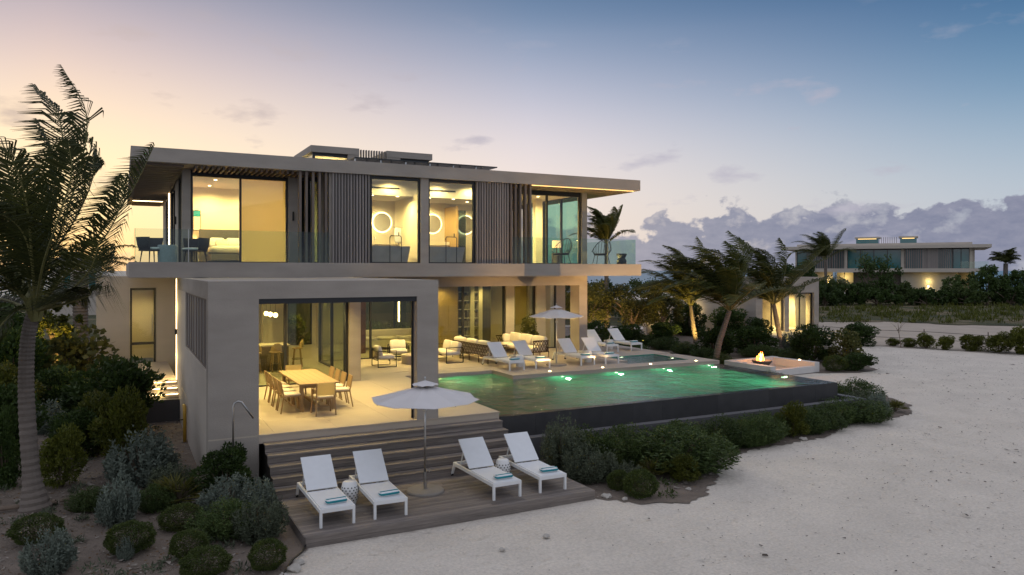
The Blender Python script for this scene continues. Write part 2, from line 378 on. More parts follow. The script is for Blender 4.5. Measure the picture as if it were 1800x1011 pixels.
front_edge = [(9.0,13.45),(9.45,12.94),(9.89,12.54),(10.52,12.3),(11.33,12.6),(12.42,13.45),(13.58,14.5),(14.64,14.95),(15.61,15.09),(17.05,15.19),(18.31,15.27),(19.55,15.78),(20.75,16.21),(22.21,16.07),(23.77,16.35),(25.4,17.5),(26.4,19.2),(25.2,21.5),(24.0,23.6)]
patch('garden_bed', front_edge + [(22.0,23.6),(22.0,16.9),(8.9,16.9)], -1.196, M_soil, .09, .14)
patch('garden_bed', [(22.2,24.2),(26.5,26.5),(31.2,24.0),(32.9,24.4),(35.5,27.5),(38.5,30.0),(40.7,33.8),(42.5,36.5),(44,43),(30,60),(12,56),(17.7,38),(18.6,31),(22.2,31)], -1.195, M_soil, .12, .3)
patch('sandy_track', [(42.37,36.0),(43.2,32.1),(44.5,29.1),(45.6,26.3),(46.7,24.1),(60,-2),(120,10),(110,60),(60,56),(44,44)], -1.19, M_road, .2, .8)
patch('rough_grass', [(57.2,49.9),(61,47.5),(64.1,46.3),(65.5,40.7),(70.7,36.5),(95,16),(150,40),(120,100),(70,100),(54,60)], -1.15, M_grass, .5, 1.0)
patch('scrubland', [(-70,34.6),(-1.2,34.6),(-1.2,38.5),(18.4,38.5),(30,61),(43,50),(52,58),(66,80),(80,130),(-70,130)], -1.185, M_grass, .4, 1.5)
# thin black edging strip along the left bed
for ed in (left_edge,):
    pts = [(x, y, -1.16) for x, y in ed]
    tag(MB().tube(pts, .018, 5).build('bed_edging', M_black), 'thin black edging along the ' + ('left garden bed by the wooden deck' if ed is left_edge else 'planting bed in front of the pool'), 'edging')

# ------------------------------------------------------------------ terrace
ter = MB()
ter.box(1.70, 8.74, 17.52, 26.0, -.20, -.032).box(12.16, 21.69, 23.28, 24.1, -.20, -.032).box(12.16, 17.7, 24.1, 26.4, -.20, -.032).box(20.8, 21.69, 24.1, 26.4, -.20, -.032)
ter.box(7.0, 12.16, 26.0, 26.4, -.201, -.033).box(7.0, 21.69, 26.4, 31.5, -.20, -.032).box(2.9, 8.6, 17.9, 25.9, -1.3, -.2)
ter.box(7.1, 21.4, 27, 31.3, -1.3, -.2).box(12.5, 21.4, 23.9, 27, -1.3, -.2)
terrace = ter.build('terrace', M_stone, kind='structure')
tcache = {}
def tiles(x0, x1, y0, y1, nx_, ny_, skip=None):
    w_, h_ = (x1-x0)/nx_, (y1-y0)/ny_
    for i in range(nx_):
        for j in range(ny_):
            cx_, cy_ = x0+w_*(i+.5), y0+h_*(j+.5)
            if skip and skip(cx_, cy_): continue
            k = (round(w_,3), round(h_,3))
            if k not in tcache:
                g_ = .0018; b = MB().box(-w_/2+g_, w_/2-g_, -h_/2+g_, h_/2-g_, -.032, 0)
                tcache[k] = b.build('tile', M_stone, terrace); o = tcache[k]
            else:
                o = tcache[k].copy(); COL.objects.link(o)
            o.location = (cx_, cy_, 0)
tiles(1.66, 8.75, 17.5, 26.0, 5, 6)
tiles(12.15, 17.7, 23.27, 26.0, 4, 2); tiles(17.7, 20.8, 23.27, 24.1, 2, 1); tiles(20.8, 21.7, 23.27, 26.0, 1, 2)
tiles(7.08, 12.15, 26.0, 30.4, 4, 3); tiles(12.15, 17.7, 26.0, 30.4, 4, 3); tiles(17.7, 21.7, 26.4, 31.5, 3, 4)

# ------------------------------------------------------------------ pool
pool = thing('swimming_pool', 'long infinity pool with dark stone outer wall and green lit water', 'pool', (15, 17.5, -1.2))
def pp(mb, name, mat, par=pool, **k):
    mb.v = [(x-15, y-17.5, z+1.2) for x, y, z in mb.v] if par is pool else mb.v
    return mb.build(name, mat, par, **k)
b = MB(); z0, z1 = -1.08, -.14
b.add([(8.75,17.74,z0),(21.36,17.74,z0),(21.36,23.26,z0),(12.14,23.26,z0),(12.14,25.98,z0),(8.75,25.98,z0),
       (8.75,17.74,z1),(21.36,17.74,z1),(21.36,23.26,z1),(12.14,23.26,z1),(12.14,25.98,z1),(8.75,25.98,z1)],
      [(0,1,2,3,4,5),(0,6,7,1),(1,7,8,2),(2,8,9,3),(3,9,10,4),(4,10,11,5),(5,11,6,0)])
pp(b, 'basin', M_basin)
b = MB(); b.add([(8.75,17.505,-.13),(21.595,17.505,-.13),(21.595,23.4,-.13),(12.3,23.4,-.13),(12.3,26.1,-.13),(8.75,26.1,-.13)], [(0,1,2,3,4,5)])
pp(b, 'water', M_water)
for i in range(12):
    w_ = (21.6-8.75)/12; x0 = 8.75+i*w_
    pp(MB().box(x0+.002, x0+w_-.002, 17.5, 17.74, -1.25, -.135), 'wall_panel', M_dtile)
for i in range(5):
    w_ = (23.3-17.74)/5; y0 = 17.74+i*w_
    pp(MB().box(21.36, 21.6, y0+.002, y0+w_-.002, -1.25, -.135), 'wall_panel', M_dtile)
for i in range(10):
    w_ = (22.12-8.9)/10; x0 = 8.9+i*w_
    pp(MB().box(x0+.002, x0+w_-.002, 16.78, 17.05, -1.25, -.6), 'trough_ledge', M_dcop)
for i in range(5):
    w_ = (23.4-17.05)/5; y0 = 17.05+i*w_
    pp(MB().box(21.86, 22.12, y0+.002, y0+w_-.002, -1.25, -.602), 'trough_ledge', M_dcop)
pp(MB().add([(8.9,17.0,-.72),(21.9,17.0,-.72),(21.9,17.52,-.72),(8.9,17.52,-.72)],[(0,1,2,3)]).add([(21.58,17.5,-.72),(21.9,17.5,-.72),(21.9,23.4,-.72),(21.58,23.4,-.72)],[(0,1,2,3)]), 'trough_water', M_water)
pp(MB().box(8.9, 21.9, 17.0, 17.5, -1.25, -.95).box(21.6, 21.9, 17.5, 23.4, -1.25, -.95), 'trough_floor', M_dtile)
def disc(c, r, nrm, n=14, t=.02):
    return MB().tube([Vector(c)-Vector(nrm)*t/2, Vector(c)+Vector(nrm)*t/2], r, n)
for x in (14.17, 16.5, 18.77, 21.1):
    pp(disc((x, 23.24, -.33), .055, (0,1,0)), 'underwater_light', M_pool_led)
    lamp('POINT', (x, 22.9, -.5), 34, (.55,1,.62), .06); lamp('SPOT', (x, 23.1, -.42), 620, (.50,1,.62), .06, 95, .9, (x+.2, 18.6, -1.0))
pp(disc((11.0, 25.95, -.34), .085, (0,1,0)), 'underwater_light', M_pool_led)
lamp('POINT', (11.0, 25.5, -.42), 40, (.75,1,.5), .06); lamp('SPOT', (11.0, 25.8, -.42), 300, (.6,1,.55), .06, 90, .9, (10.6, 19.5, -1.0))
lamp('SPOT', (21.25, 19.5, -.42), 260, (.5,1,.6), .06, 120, .9, (17.5, 19.3, -1.0))
pp(disc((21.34, 19.5, -.36), .07, (1,0,0)), 'underwater_light', M_pool_led)
# spa in the terrace
spa = thing('spa_pool', 'small square spa pool glowing green in the terrace floor', 'spa', (19.25, 25.25, 0))
b = MB(); X0,X1,Y0,Y1 = -1.55,1.55,-1.15,1.15
b.add([(X0,Y0,-.7),(X1,Y0,-.7),(X1,Y1,-.7),(X0,Y1,-.7),(X0,Y0,-.002),(X1,Y0,-.002),(X1,Y1,-.002),(X0,Y1,-.002)], [(0,1,2,3),(0,4,5,1),(1,5,6,2),(2,6,7,3),(3,7,4,0)])
b.build('basin', M_basin, spa)
MB().add([(X0,Y0,-.03),(X1,Y0,-.03),(X1,Y1,-.03),(X0,Y1,-.03)],[(0,1,2,3)]).build('water', M_water, spa)
disc((-.2, Y1-.01, -.22), .09, (0,1,0)).build('underwater_light', M_pool_led, spa)
disc((X1-.01, -.1, -.22), .09, (1,0,0)).build('underwater_light', M_pool_led, spa)
lamp('POINT', (19.05, 26.1, -.3), 22, (.7,1,.5), .05); lamp('POINT', (20.5, 25.1, -.3), 22, (.75,1,.55), .05)
for k, x in enumerate((13.86, 16.18, 18.45, 20.76)):
    o = tag(MB().lathe([(0,.012),(.045,.012),(.05,.001)], 12).build('deck_light', M_deck_led), ['small round floor light at the pool edge nearest the terrace corner','small round floor light at the pool edge below the terrace parasol','small round floor light at the pool edge in front of the spa','small round floor light near the far end of the terrace'][k], 'floor light', 'floor lights along the pool edge')
    o.location = (x, 23.63, 0)
    lamp('SPOT', (x, 23.63, .05), 620, (1,.60,.22), .025, 100, .8, (x+1.0, 25.6, 3.4))

# ------------------------------------------------------------------ wooden steps and deck
steps = thing('wooden_steps', 'wide weathered timber steps leading from dining terrace down to deck', 'steps', (5.75, 16.5, -1.02))
SX0, SX1 = 2.8, 8.68
stp = lambda mb, n, m=M_wood: (setattr(mb, 'v', [(x-5.75, y-16.5, z+1.02) for x, y, z in mb.v]), mb.build(n, m, steps))[1]
yf = [17.18, 16.855, 16.53, 16.205, 15.88]
stp(MB().box(SX0+.03, SX1-.03, 15.95, 17.9, -1.2, -.90).box(SX0+.03, SX1-.03, 16.3, 17.9, -.9, -.74).box(SX0+.03, SX1-.03, 16.6, 17.9, -.74, -.56).box(SX0+.03, SX1-.03, 16.95, 17.9, -.56, -.4).box(SX0+.03, SX1-.03, 17.3, 17.9, -.4, -.22), 'carcass', M_black)
for k, y in enumerate(yf):
    z = -.17*(k+1); nb = 3; w_ = .105
    for j in range(nb):
        for xa, xb in ((SX0, 5.1+.4*((k+j)%3)), (5.1+.4*((k+j)%3), SX1)):
            stp(MB().box(xa+.002, xb-.002, y+j*(w_+.004), y+j*(w_+.004)+w_, z-.03, z), 'tread_board')
    for j in range(2 if k < 5 else 1):
        zz = z-.033-.069*j
        stp(MB().box(SX0+.004, SX1-.004, y+.018, y+.04, zz-.066, zz), 'riser_board')
deck = thing('wooden_deck', 'low weathered timber sun deck on the sand', 'deck', (5.9, 14.6, -1.2))
dk = lambda mb, n, m=M_wood: (setattr(mb, 'v', [(x-5.9, y-14.6, z+1.2) for x, y, z in mb.v]), mb.build(n, m, deck))[1]
DX0, DX1, DY0, DY1 = 2.87, 8.97, 13.42, 15.93
nb = 24; w_ = (DY1-DY0)/nb
for j in range(nb):
    cuts = [DX0] + sorted(random.uniform(DX0+1, DX1-1) for _ in range(1 + j % 2)) + [DX1]
    for xa, xb in zip(cuts, cuts[1:]):
        dz = random.uniform(-.002, .002)
        dk(MB().box(xa+.0015, xb-.0015, DY0+j*w_+.003, DY0+(j+1)*w_-.003, -1.048, -1.02+dz), 'deck_board')
dk(MB().box(DX0+.002, DX1-.002, DY0-.022, DY0-.002, -1.13, -1.022), 'fascia_board'); dk(MB().box(DX0+.002, DX1-.002, DY0-.020, DY0-.002, -1.26, -1.134), 'fascia_board')
dk(MB().box(DX1+.001, DX1+.02, DY0, DY1, -1.26, -1.022), 'fascia_board'); dk(MB().box(DX0-.02, DX0-.001, DY0, DY1, -1.26, -1.022), 'fascia_board')
dk(MB().box(DX0+.05, DX1-.05, DY0+.05, DY1, -1.24, -1.06), 'joists', M_black)

# ------------------------------------------------------------------ the house
house = thing('beach_house', 'two storey flat roofed concrete beach house with lit rooms', 'house', (0,0,0))
hp = lambda mb, n, m=M_stucco, par=None, **k: mb.build(n, m, par or house, **k)
hp(MB().box(.24, 19.75, 26.0, 44, 7.10, 7.55), 'roof_slab')
hp(MB().box(.19, 19.8, 26.003, 44, 3.455, 3.95), 'floor_slab')
# pavilion
hp(MB().box(1.66, 7.03, 17.5, 27.2, 3.05, 3.45), 'pavilion_roof')
hp(MB().box(1.66, 2.72, 17.503, 17.9, -1.3, 3.05), 'pier')
hp(MB().box(6.47, 7.03, 17.503, 17.82, .0, 3.05), 'pier')
hp(MB().box(6.70, 7.08, 24.55, 24.9, .0, 3.05), 'pier')
# left pavilion wall with louvre opening Y 17.7-24.04, z 1.44-3.03
hp(MB().box(1.663, 1.95, 17.9, 24.7, -1.3, 1.44).box(1.663, 1.95, 24.05, 24.7, 1.44, 3.05), 'side_wall', M_stucco2)
lv = hp(MB().box(1.70, 1.78, 17.9, 24.05, 1.44, 1.49).box(1.70, 1.78, 17.9, 24.05, 3.0, 3.05), 'louvre_frame', M_soffit)
for k in range(8):
    y = 18.0+k*.76; lv_s = MB().box(1.715, 1.765, y, y+.70, 1.49, 3.0); hp(lv_s, 'louvre_panel', M_slat, lv)
    hp(MB().box(1.70, 1.714, y+.70, y+.76, 1.49, 3.0), 'louvre_post', M_soffit, lv)
# zip screen box at the head of the front opening and its track
hp(MB().box(2.72, 6.47, 17.55, 17.75, 2.93, 3.05), 'screen_box', M_frame); hp(MB().box(6.42, 6.468, 17.76, 17.81, 0, 2.93), 'screen_track', M_frame)
hp(MB().box(1.97, 6.98, 17.95, 24.85, 3.035, 3.049), 'ceiling', M_ceil)
# ground floor beam, columns, ceilings
hp(MB().box(7.03, 17.96, 27.4, 27.75, 3.04, 3.455), 'beam')
hp(MB().box(17.55, 17.955, 27.403, 28.15, 0, 3.04), 'column'); hp(MB().box(17.05, 17.55, 30.3, 30.75, 0, 3.04), 'column'); hp(MB().box(15.47, 15.9, 30.3, 30.7, 0, 3.04), 'column')
hp(MB().box(2.0, 17.95, 27.76, 38, 3.06, 3.44), 'ceiling', M_ceil)
hp(MB().box(1.7, 7.08, 24.9, 27.8, 3.052, 3.058).box(7.04, 7.3, 26.2, 27.5, 3.06, 3.45), 'ceiling', M_ceil)
hp(MB().box(18.3, 18.8, 30.6, 36, 0, 3.455), 'wall', M_stucco)
hp(MB().box(2.0, 18.3, 24.95, 38.2, -.25, -.006), 'floor', M_stone)
# entrance wing on the left
hp(MB().box(-.91, .27, 34, 38, -1.3, 3.44).box(1.25, 2.1, 34, 38, -1.3, 3.44).box(.27, 1.25, 34, 34.3, 2.98, 3.44).box(.27, 1.25, 34, 34.3, -1.3, -.16), 'entrance_wall', M_stucco2)
hp(MB().box(2.0, 2.4, 24.7, 34, -1.3, 3.45), 'wall', M_stucco2)
dr = hp(MB().box(.29, .36, 34.02, 34.12, -.14, 2.97).box(1.16, 1.23, 34.02, 34.12, -.14, 2.97).box(.36, 1.16, 34.02, 34.12, 2.88, 2.97).box(.36, 1.16, 34.02, 34.12, .66, .76), 'door_frame', M_frame)
hp(MB().box(.36, 1.16, 34.06, 34.07, .76, 2.88), 'pane', M_pane, dr); hp(MB().box(.36, 1.16, 34.06, 34.07, -.14, .66), 'pane', M_pane, dr)
hp(MB().tube([(1.1,34.0,1.0),(1.1,34.0,1.9)], .018, 8), 'handle', M_steel, dr)
hp(MB().box(.3, 1.25, 37.0, 37.1, -.2, 3.0), 'wall', M_cream)
lamp('SPOT', (.95, 35.6, 2.9), 90, WARM, .1, 160)
# vertical LED slot and steps with light lines
hp(MB().box(1.67, 1.95, 24.7, 28.2, -1.3, 3.44), 'side_wall', M_stucco2); hp(MB().box(1.655, 1.72, 28.21, 28.28, -.10, 3.4), 'light_slot', M_led)
lamp('POINT', (1.45, 28.6, 2.4), 70, WARM, .06); lamp('POINT', (1.45, 28.6, .7), 45, WARM, .06)
wl = hp(MB().box(1.60, 1.668, 28.0, 28.1, 1.50, 1.68), 'wall_light', M_black)
hp(MB().box(.2, 1.668, 26.6, 27.0, -1.3, -.50).box(.2, 1.666, 27.0, 34, -1.3, -.49), 'entrance_plinth', M_plinth)
for k, y in enumerate((27.0, 27.45, 27.95)):
    z = -.34 + .14*k
    s_ = hp(MB().box(.5, 1.664, y, y+ (.5 if k < 2 else 6), z-.15, z), 'entrance_step', M_stone)
    hp(MB().box(.5, 1.64, y-.012, y-.002, z-.05, z-.03), 'step_light', M_led, s_)
    lamp('POINT', (1.1, y-.12, z-.06), 1.8, WARM, .03)
# wall upper left side X=1.9
hp(MB().box(1.80, 2.05, 27.403, 27.75, 3.95, 7.1), 'post'); hp(MB().box(17.68, 17.95, 27.403, 27.75, 3.95, 7.1), 'post')
for ya, yb in ((30.6, 32.2), (35.3, 37), (39.5, 41.9)): hp(MB().box(1.85, 2.0, ya, yb, 3.95, 7.1), 'side_pier', M_stucco2)
for ya, yb in ((27.75, 30.6), (32.2, 35.3), (37, 39.5)):
    f_ = hp(MB().box(1.88, 1.96, ya, ya+.08, 3.95, 7.0).box(1.88, 1.96, yb-.08, yb, 3.95, 7.0).box(1.88, 1.96, ya+.08, yb-.08, 6.95, 7.1).box(1.88, 1.96, (ya+yb)/2-.04, (ya+yb)/2+.04, 3.95, 6.95), 'window_frame', M_frame)
    hp(MB().box(1.915, 1.925, ya+.08, yb-.08, 3.95, 6.95), 'pane', M_panedark, f_)
for y in (31.4, 36.2):
    hp(MB().box(1.76, 1.849, y, y+.1, 5.45, 5.75), 'wall_light', M_black)
hp(MB().box(1.80, 1.849, 35.9, 35.95, 3.96, 7.05), 'light_slot', M_led)
hp(MB().box(2.0, 17.9, 41.9, 42.1, 3.95, 7.1), 'rear_wall')
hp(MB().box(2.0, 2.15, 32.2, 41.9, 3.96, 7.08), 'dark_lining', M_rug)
# soffit boards: left overhang boards run across, front ones run outward
for k in range(26):
    y = 26.35+k*.66
    hp(MB().box(.45, 1.78, y, y+.56, 7.03, 7.098), 'soffit_board', M_soffit)
hp(MB().box(.45, 1.75, 40.1, 40.14, 7.0, 7.028), 'soffit_light', M_led)
for k in range(24):
    x = 2.1+k*.17; hp(MB().box(x, x+.07, 26.25, 27.40, 6.99, 7.098), 'soffit_slat', M_soffit)
for k in range(17):
    x = 14.6+k*.29; hp(MB().box(x, x+.25, 26.2, 27.38 if x < 17.7 else 43, 7.04, 7.098), 'soffit_board', M_soffit)
hp(MB().box(14.5, 19.5, 26.14, 26.17, 7.07, 7.096), 'soffit_light', M_led2); hp(MB().box(19.5, 19.53, 26.2, 43, 7.07, 7.096), 'soffit_light', M_led2)
lamp('SPOT', (18.9, 26.6, 4.02), 45, WARM, .1, 150, .6, (18.6, 28, 7))  # added uplight without a fitting, warms the right soffit
# upstairs middle volume, flush with the roof edge
hp(MB().box(9.8, 10.11, 26.12, 26.5, 3.95, 7.1), 'pier'); hp(MB().box(6.42, 6.52, 26.2, 27.4, 3.95, 7.1), 'side_wall'); hp(MB().box(13.42, 13.5, 26.2, 27.4, 3.95, 7.1), 'side_wall')
hp(MB().box(5.27, 5.62, 27.38, 27.7, 3.95, 7.1), 'pier')
hp(MB().box(5.40, 5.45, 27.30, 27.378, 5.46, 5.78), 'wall_light', M_black)
def screen(x0, x1, n):
    s_ = hp(MB().box(x0, x1, 26.3, 26.36, 3.95, 7.1), 'slat_screen', M_frame)
    for k in range(n):
        xc = x0+(x1-x0)*(k+.5)/n; hp(MB().box(xc-.034, xc+.034, 26.10, 26.22, 3.953, 7.098), 'slat', M_slat, s_)
        if k % 5 == 2: hp(MB().box(xc-.02, xc+.02, 26.22, 26.3, 5.4, 5.45), 'bracket', M_frame, s_)
screen(6.50, 7.88, 13); screen(12.04, 13.46, 13)
for x in (5.42, 5.63, 5.86, 6.08, 6.30): hp(MB().box(x-.04, x+.04, 26.10, 26.32, 3.953, 7.098), 'fin', M_soffit)
for x in (13.56, 13.76, 13.98, 14.21, 14.43): hp(MB().box(x-.04, x+.04, 26.10, 26.32, 3.953, 7.098), 'fin', M_soffit)
def glazing(x0, x1, y, z0, z1, mull=(), pane=M_pane, fw=.07, top=.12, axis='x', name='window_frame'):
    B = (lambda a0,a1,b0,b1,c0,c1: MB().box(a0,a1,b0,b1,c0,c1)) if axis == 'x' else (lambda a0,a1,b0,b1,c0,c1: MB().box(b0,b1,a0,a1,c0,c1))
    def addb(m, a0,a1,b0,b1,c0,c1):
        return m.box(a0,a1,b0,b1,c0,c1) if axis == 'x' else m.box(b0,b1,a0,a1,c0,c1)
    m = MB(); addb(m, x0, x0+fw, y, y+.1, z0, z1); addb(m, x1-fw, x1, y, y+.1, z0, z1); addb(m, x0+fw, x1-fw, y, y+.1, z1-top, z1); addb(m, x0+fw, x1-fw, y, y+.1, z0, z0+.04)
    for c in mull: addb(m, c-fw/2, c+fw/2, y-.004, y+.104, z0+.04, z1-top)
    f_ = hp(m, name, M_frame)
    ed = [x0+fw] + list(mull) + [x1-fw]
    for a, b_ in zip(ed, ed[1:]):
        m = MB(); addb(m, a, b_, y+.045, y+.055, z0+.04, z1-top); hp(m, 'pane', pane, f_)
    return f_
glazing(7.9, 9.8, 26.2, 3.95, 7.1); glazing(10.11, 12.02, 26.2, 3.95, 7.1)
glazing(2.06, 5.27, 27.5, 3.95, 7.08, (3.66,), top=.2); glazing(5.63, 6.42, 27.5, 3.95, 7.08, top=.15, pane=M_panedark)
glazing(13.5, 17.68, 27.5, 3.95, 7.08, (14.55, 16.0), top=.22)
glazing(27.76, 32.6, 17.80, 3.95, 7.05, (29.4, 31.0), axis='y', pane=M_panegreen)
hp(MB().box(16.85, 17.2, 30.0, 30.3, 3.96, 6.96), 'interior_column', M_cream)
# interiors upstairs
hp(MB().box(2.05, 6.38, 27.62, 33, 6.96, 7.09).box(13.6, 17.78, 27.62, 33, 6.96, 7.09), 'ceiling', M_ceil)
hp(MB().box(6.6, 13.4, 27.2, 30, 6.50, 6.57).box(6.6, 13.4, 27.08, 27.2, 6.50, 7.06).box(6.6, 13.4, 26.4, 27.2, 7.06, 7.09), 'ceiling', M_ceil)
hp(MB().box(2.05, 6.4, 32.0, 32.15, 3.96, 7.0), 'interior_wall', M_cream); hp(MB().box(6.38, 6.6, 27.62, 32.2, 3.96, 7.09).box(6.53, 6.6, 26.4, 27.6, 3.96, 7.09), 'interior_wall', M_cream)
hp(MB().box(13.4, 13.58, 27.62, 33.2, 3.96, 7.09).box(13.35, 13.41, 26.4, 27.6, 3.96, 7.09), 'interior_wall', M_cream); hp(MB().box(13.58, 15.9, 33.0, 33.15, 3.96, 7.0), 'interior_wall', M_cream)
hp(MB().box(6.6, 13.4, 29.3, 29.45, 3.96, 6.56), 'interior_wall', M_tilewall); hp(MB().box(9.86, 10.06, 26.5, 29.3, 3.96, 6.56), 'interior_wall', M_cream)
for x0, x1 in ((7.9, 9.3), (10.2, 11.6)): hp(MB().box(x0, x1, 27.072, 27.079, 6.74, 6.80), 'air_vent', M_black)
hp(MB().box(3.70, 5.2, 27.66, 27.68, 3.98, 6.9), 'roller_shade', M_shade); hp(MB().box(5.66, 6.22, 27.66, 27.69, 3.98, 6.95), 'glow_block_panel', M_rug)  # last panel is added, stops room glow showing between the left fins
hp(MB().box(12.05, 12.12, 28.0, 29.3, 3.96, 6.3), 'bath_screen_wall', M_wwall)
hp(MB().box(12.2, 12.85, 28.9, 28.94, 3.96, 6.2), 'shower_screen', M_panedark)
def down(x, y, z, p, tgt=None, ang=150, rad=.08):
    hp(MB().lathe([(0,-.004),(.055,-.004),(.06,0)], 10, (x,y,z)), 'downlight', M_down)
    lamp('SPOT', (x, y, z-.03), p*5, WARM, rad, ang, .7, tgt)
for x, y in ((3.0,29.0),(4.6,29.0),(3.0,31.1),(4.6,31.1)): down(x, y, 6.955, 78, ang=165)
for x, y in ((8.3,27.3),(9.3,27.3),(8.3,28.7),(10.6,27.3),(11.6,27.3),(11.0,28.7),(12.6,28.2)): down(x, y, 6.495, 46, ang=165)
for x in (7.6, 8.9, 10.8, 12.2): down(x, 26.72, 7.055, 26, ang=165)
for x, y in ((14.4,29),(16.4,29),(14.6,31.6),(16.6,31.6)): down(x, y, 6.955, 120, ang=165)
# pavilion, covered terrace, kitchen and living room
for x in (3.2, 4.6, 5.9):
    for y, p_ in ((19.4, 26), (21.4, 48), (23.6, 48)): down(x, y, 3.03, p_, ang=135)
for x in (8.6, 10.4, 12.2, 14.0, 16.2): down(x, 29.0, 3.055, 60, ang=150)
for x in (3.2, 5.4): 
    for y in (27.0, 30.2, 34.0): down(x, y, 3.05, 26, ang=150)
for x in (8.6, 10.8, 13.2, 15.6):
    for y in (32.4, 35.8): down(x, y, 3.055, 24, ang=150)
glazing(2.4, 6.70, 24.72, 0, 3.05, (4.66,), fw=.09, top=.1, pane=M_paneg); 
glazing(24.9, 30.4, 7.02, 0, 3.06, (26.5, 28.4), axis='y', fw=.09, top=.08, pane=M_paneg)
glazing(7.12, 15.47, 30.42, 0, 3.06, (9.2, 11.3, 13.4), fw=.08, top=.08, pane=M_paneg); glazing(15.9, 17.05, 30.42, 0, 3.06, fw=.08, top=.08, pane=M_paneg); glazing(17.55, 18.3, 30.6, 0, 3.05, fw=.06, top=.06)
hp(MB().box(2.0, 7.2, 37.7, 37.9, 0, 3.06).box(8.4, 10.9, 37.7, 37.9, 0, 3.06).box(14.6, 18.3, 37.7, 37.9, 0, 3.06), 'rear_wall', M_cream)
glazing(7.2, 8.4, 37.75, 0, 3.06, fw=.06, top=.06); glazing(10.9, 14.6, 37.75, 0, 3.06, (12.7,), fw=.06, top=.06)
hp(MB().box(18.1, 18.3, 30.8, 37.7, 0, 3.06), 'wall', M_cream)
hp(MB().box(3.2, 4.35, 33.2, 33.4, 0, 3.06), 'oak_wall', M_wwall); hp(MB().box(4.75, 5.15, 33.2, 33.6, 0, 3.06).box(5.4, 5.8, 33.6, 34.0, 0, 3.06).box(8.3, 8.7, 36.0, 36.4, 0, 3.06), 'interior_column', M_cream)
hp(MB().box(8.75, 9.6, 32.5, 32.6, 0, 3.06), 'curtain', M_maroon)
hp(MB().box(12.75, 14.26, 33.0, 33.2, 0, 3.06), 'oak_wall', M_wwall); hp(MB().box(14.92, 15.13, 33.0, 33.4, 0, 3.06).box(15.36, 15.56, 33.0, 33.4, 0, 3.06), 'interior_column', M_cream); hp(MB().box(15.56, 16.05, 33.1, 33.3, 0, 3.06), 'oak_wall', M_rug)
hp(MB().box(16.08, 16.84, 30.90, 30.92, 1.15, 3.04), 'roller_shade', M_shade); hp(MB().box(16.92, 17.02, 30.90, 30.92, 1.15, 3.04), 'roller_shade', M_shade)
bk = hp(MB().box(14.3, 14.9, 33.0, 33.39, 0, .05).box(14.27, 14.3, 33.0, 33.39, 0, 3.05).box(15.14, 15.35, 33.38, 33.4, 0, 3.05).box(14.3, 14.9, 33.39, 33.41, 0, 3.05), 'shelf_unit', M_rug)
for k in range(7):
    z = .42*k+.1; hp(MB().box(14.3, 14.9, 33.02, 33.38, z, z+.03).box(15.14, 15.35, 33.02, 33.37, z, z+.03), 'shelf', M_cream, bk)
    m = MB(); x = 14.62
    while x < 15.34:
        t = random.uniform(.02,.05); h_ = random.uniform(.18,.3)
        if random.random() < .7 and not (14.84 < x < 15.16): m.box(x, x+t*.9, 33.06, 33.3, z+.03, z+.03+h_)
        x += t
    hp(m, 'books', M_book, bk)
# rooftop lanterns, louvres, solar panels
def lantern(x0, x1, y0, y1):
    l_ = hp(MB().box(x0, x1, y0, y1, 8.55, 8.82), 'roof_lantern', M_stucco)
    hp(MB().box(x0+.12, x1-.12, y0+.2, y0+.21, 7.55, 8.55).box(x0+.12, x0+.13, y0+.21, y1-.2, 7.55, 8.55), 'lantern_glass', M_pane, l_); hp(MB().box(x0+.13, x1-.12, y1-.22, y1-.2, 7.55, 8.5), 'lantern_back', M_cream, l_)
    hp(MB().box(x0+.1, x0+.2, y0+.15, y0+.25, 7.55, 8.55).box(x1-.2, x1-.1, y0+.15, y0+.25, 7.55, 8.55).box(x0+.2, x1-.2, y0+.15, y0+.25, 8.42, 8.55), 'lantern_frame', M_frame, l_)
    hp(MB().box(x0+.3, x1-.3, y0+.6, y1-.6, 8.50, 8.548), 'lantern_ceiling', M_cream, l_)
    lamp('SPOT', ((x0+x1)/2, (y0+y1)/2, 7.7), 110, WARM, .1, 160, .5, ((x0+x1)/2, (y0+y1)/2, 9))
lantern(6.86, 8.88, 31, 34.4); lantern(10.08, 12.17, 31, 34.4)
hp(MB().box(8.4, 8.88, 31.02, 31.2, 7.55, 8.55).box(10.08, 10.7, 31.02, 31.2, 7.55, 8.55), 'lantern_wall', M_stucco)
for k in range(10):
    x = 8.98+k*.115; hp(MB().box(x-.02, x+.02, 31.05, 31.2, 7.55, 8.79), 'roof_louvre', M_slat)
for k in range(6):
    x = 7.7+k*1.0; s_ = hp(MB().box(x+.01, x+.99, 27.6, 29.2, 7.90, 7.94), 'solar_panel', M_solar)
    hp(MB().box(x+.05, x+.1, 27.7, 27.75, 7.55, 7.9).box(x+.9, x+.95, 29.0, 29.05, 7.55, 7.9), 'bracket', M_steel, s_)
# glass balustrades
def bal(x0, x1, y0, y1):
    return hp(MB().box(x0, x1, y0, y1, 3.9, 5.0), 'balustrade_pane', M_bal)
for a, c in ((.36, 1.88), (1.90, 3.4), (3.42, 4.95), (4.97, 6.4)): bal(a, c, 26.06, 26.075)
for a, c in ((13.6, 15.1), (15.12, 16.6), (16.62, 18.1), (18.12, 19.55)): bal(a, c, 26.06, 26.075)
for k in range(5): bal(.35, .365, 26.1+k*2.4, 28.48+k*2.4); bal(19.55, 19.565, 26.1+k*2.4, 28.48+k*2.4)
hp(MB().box(1.88, 1.90, 26.05, 26.085, 3.95, 5.0), 'balustrade_joint', M_steel); hp(MB().box(18.10, 18.12, 26.05, 26.085, 3.95, 5.0), 'balustrade_joint', M_steel)

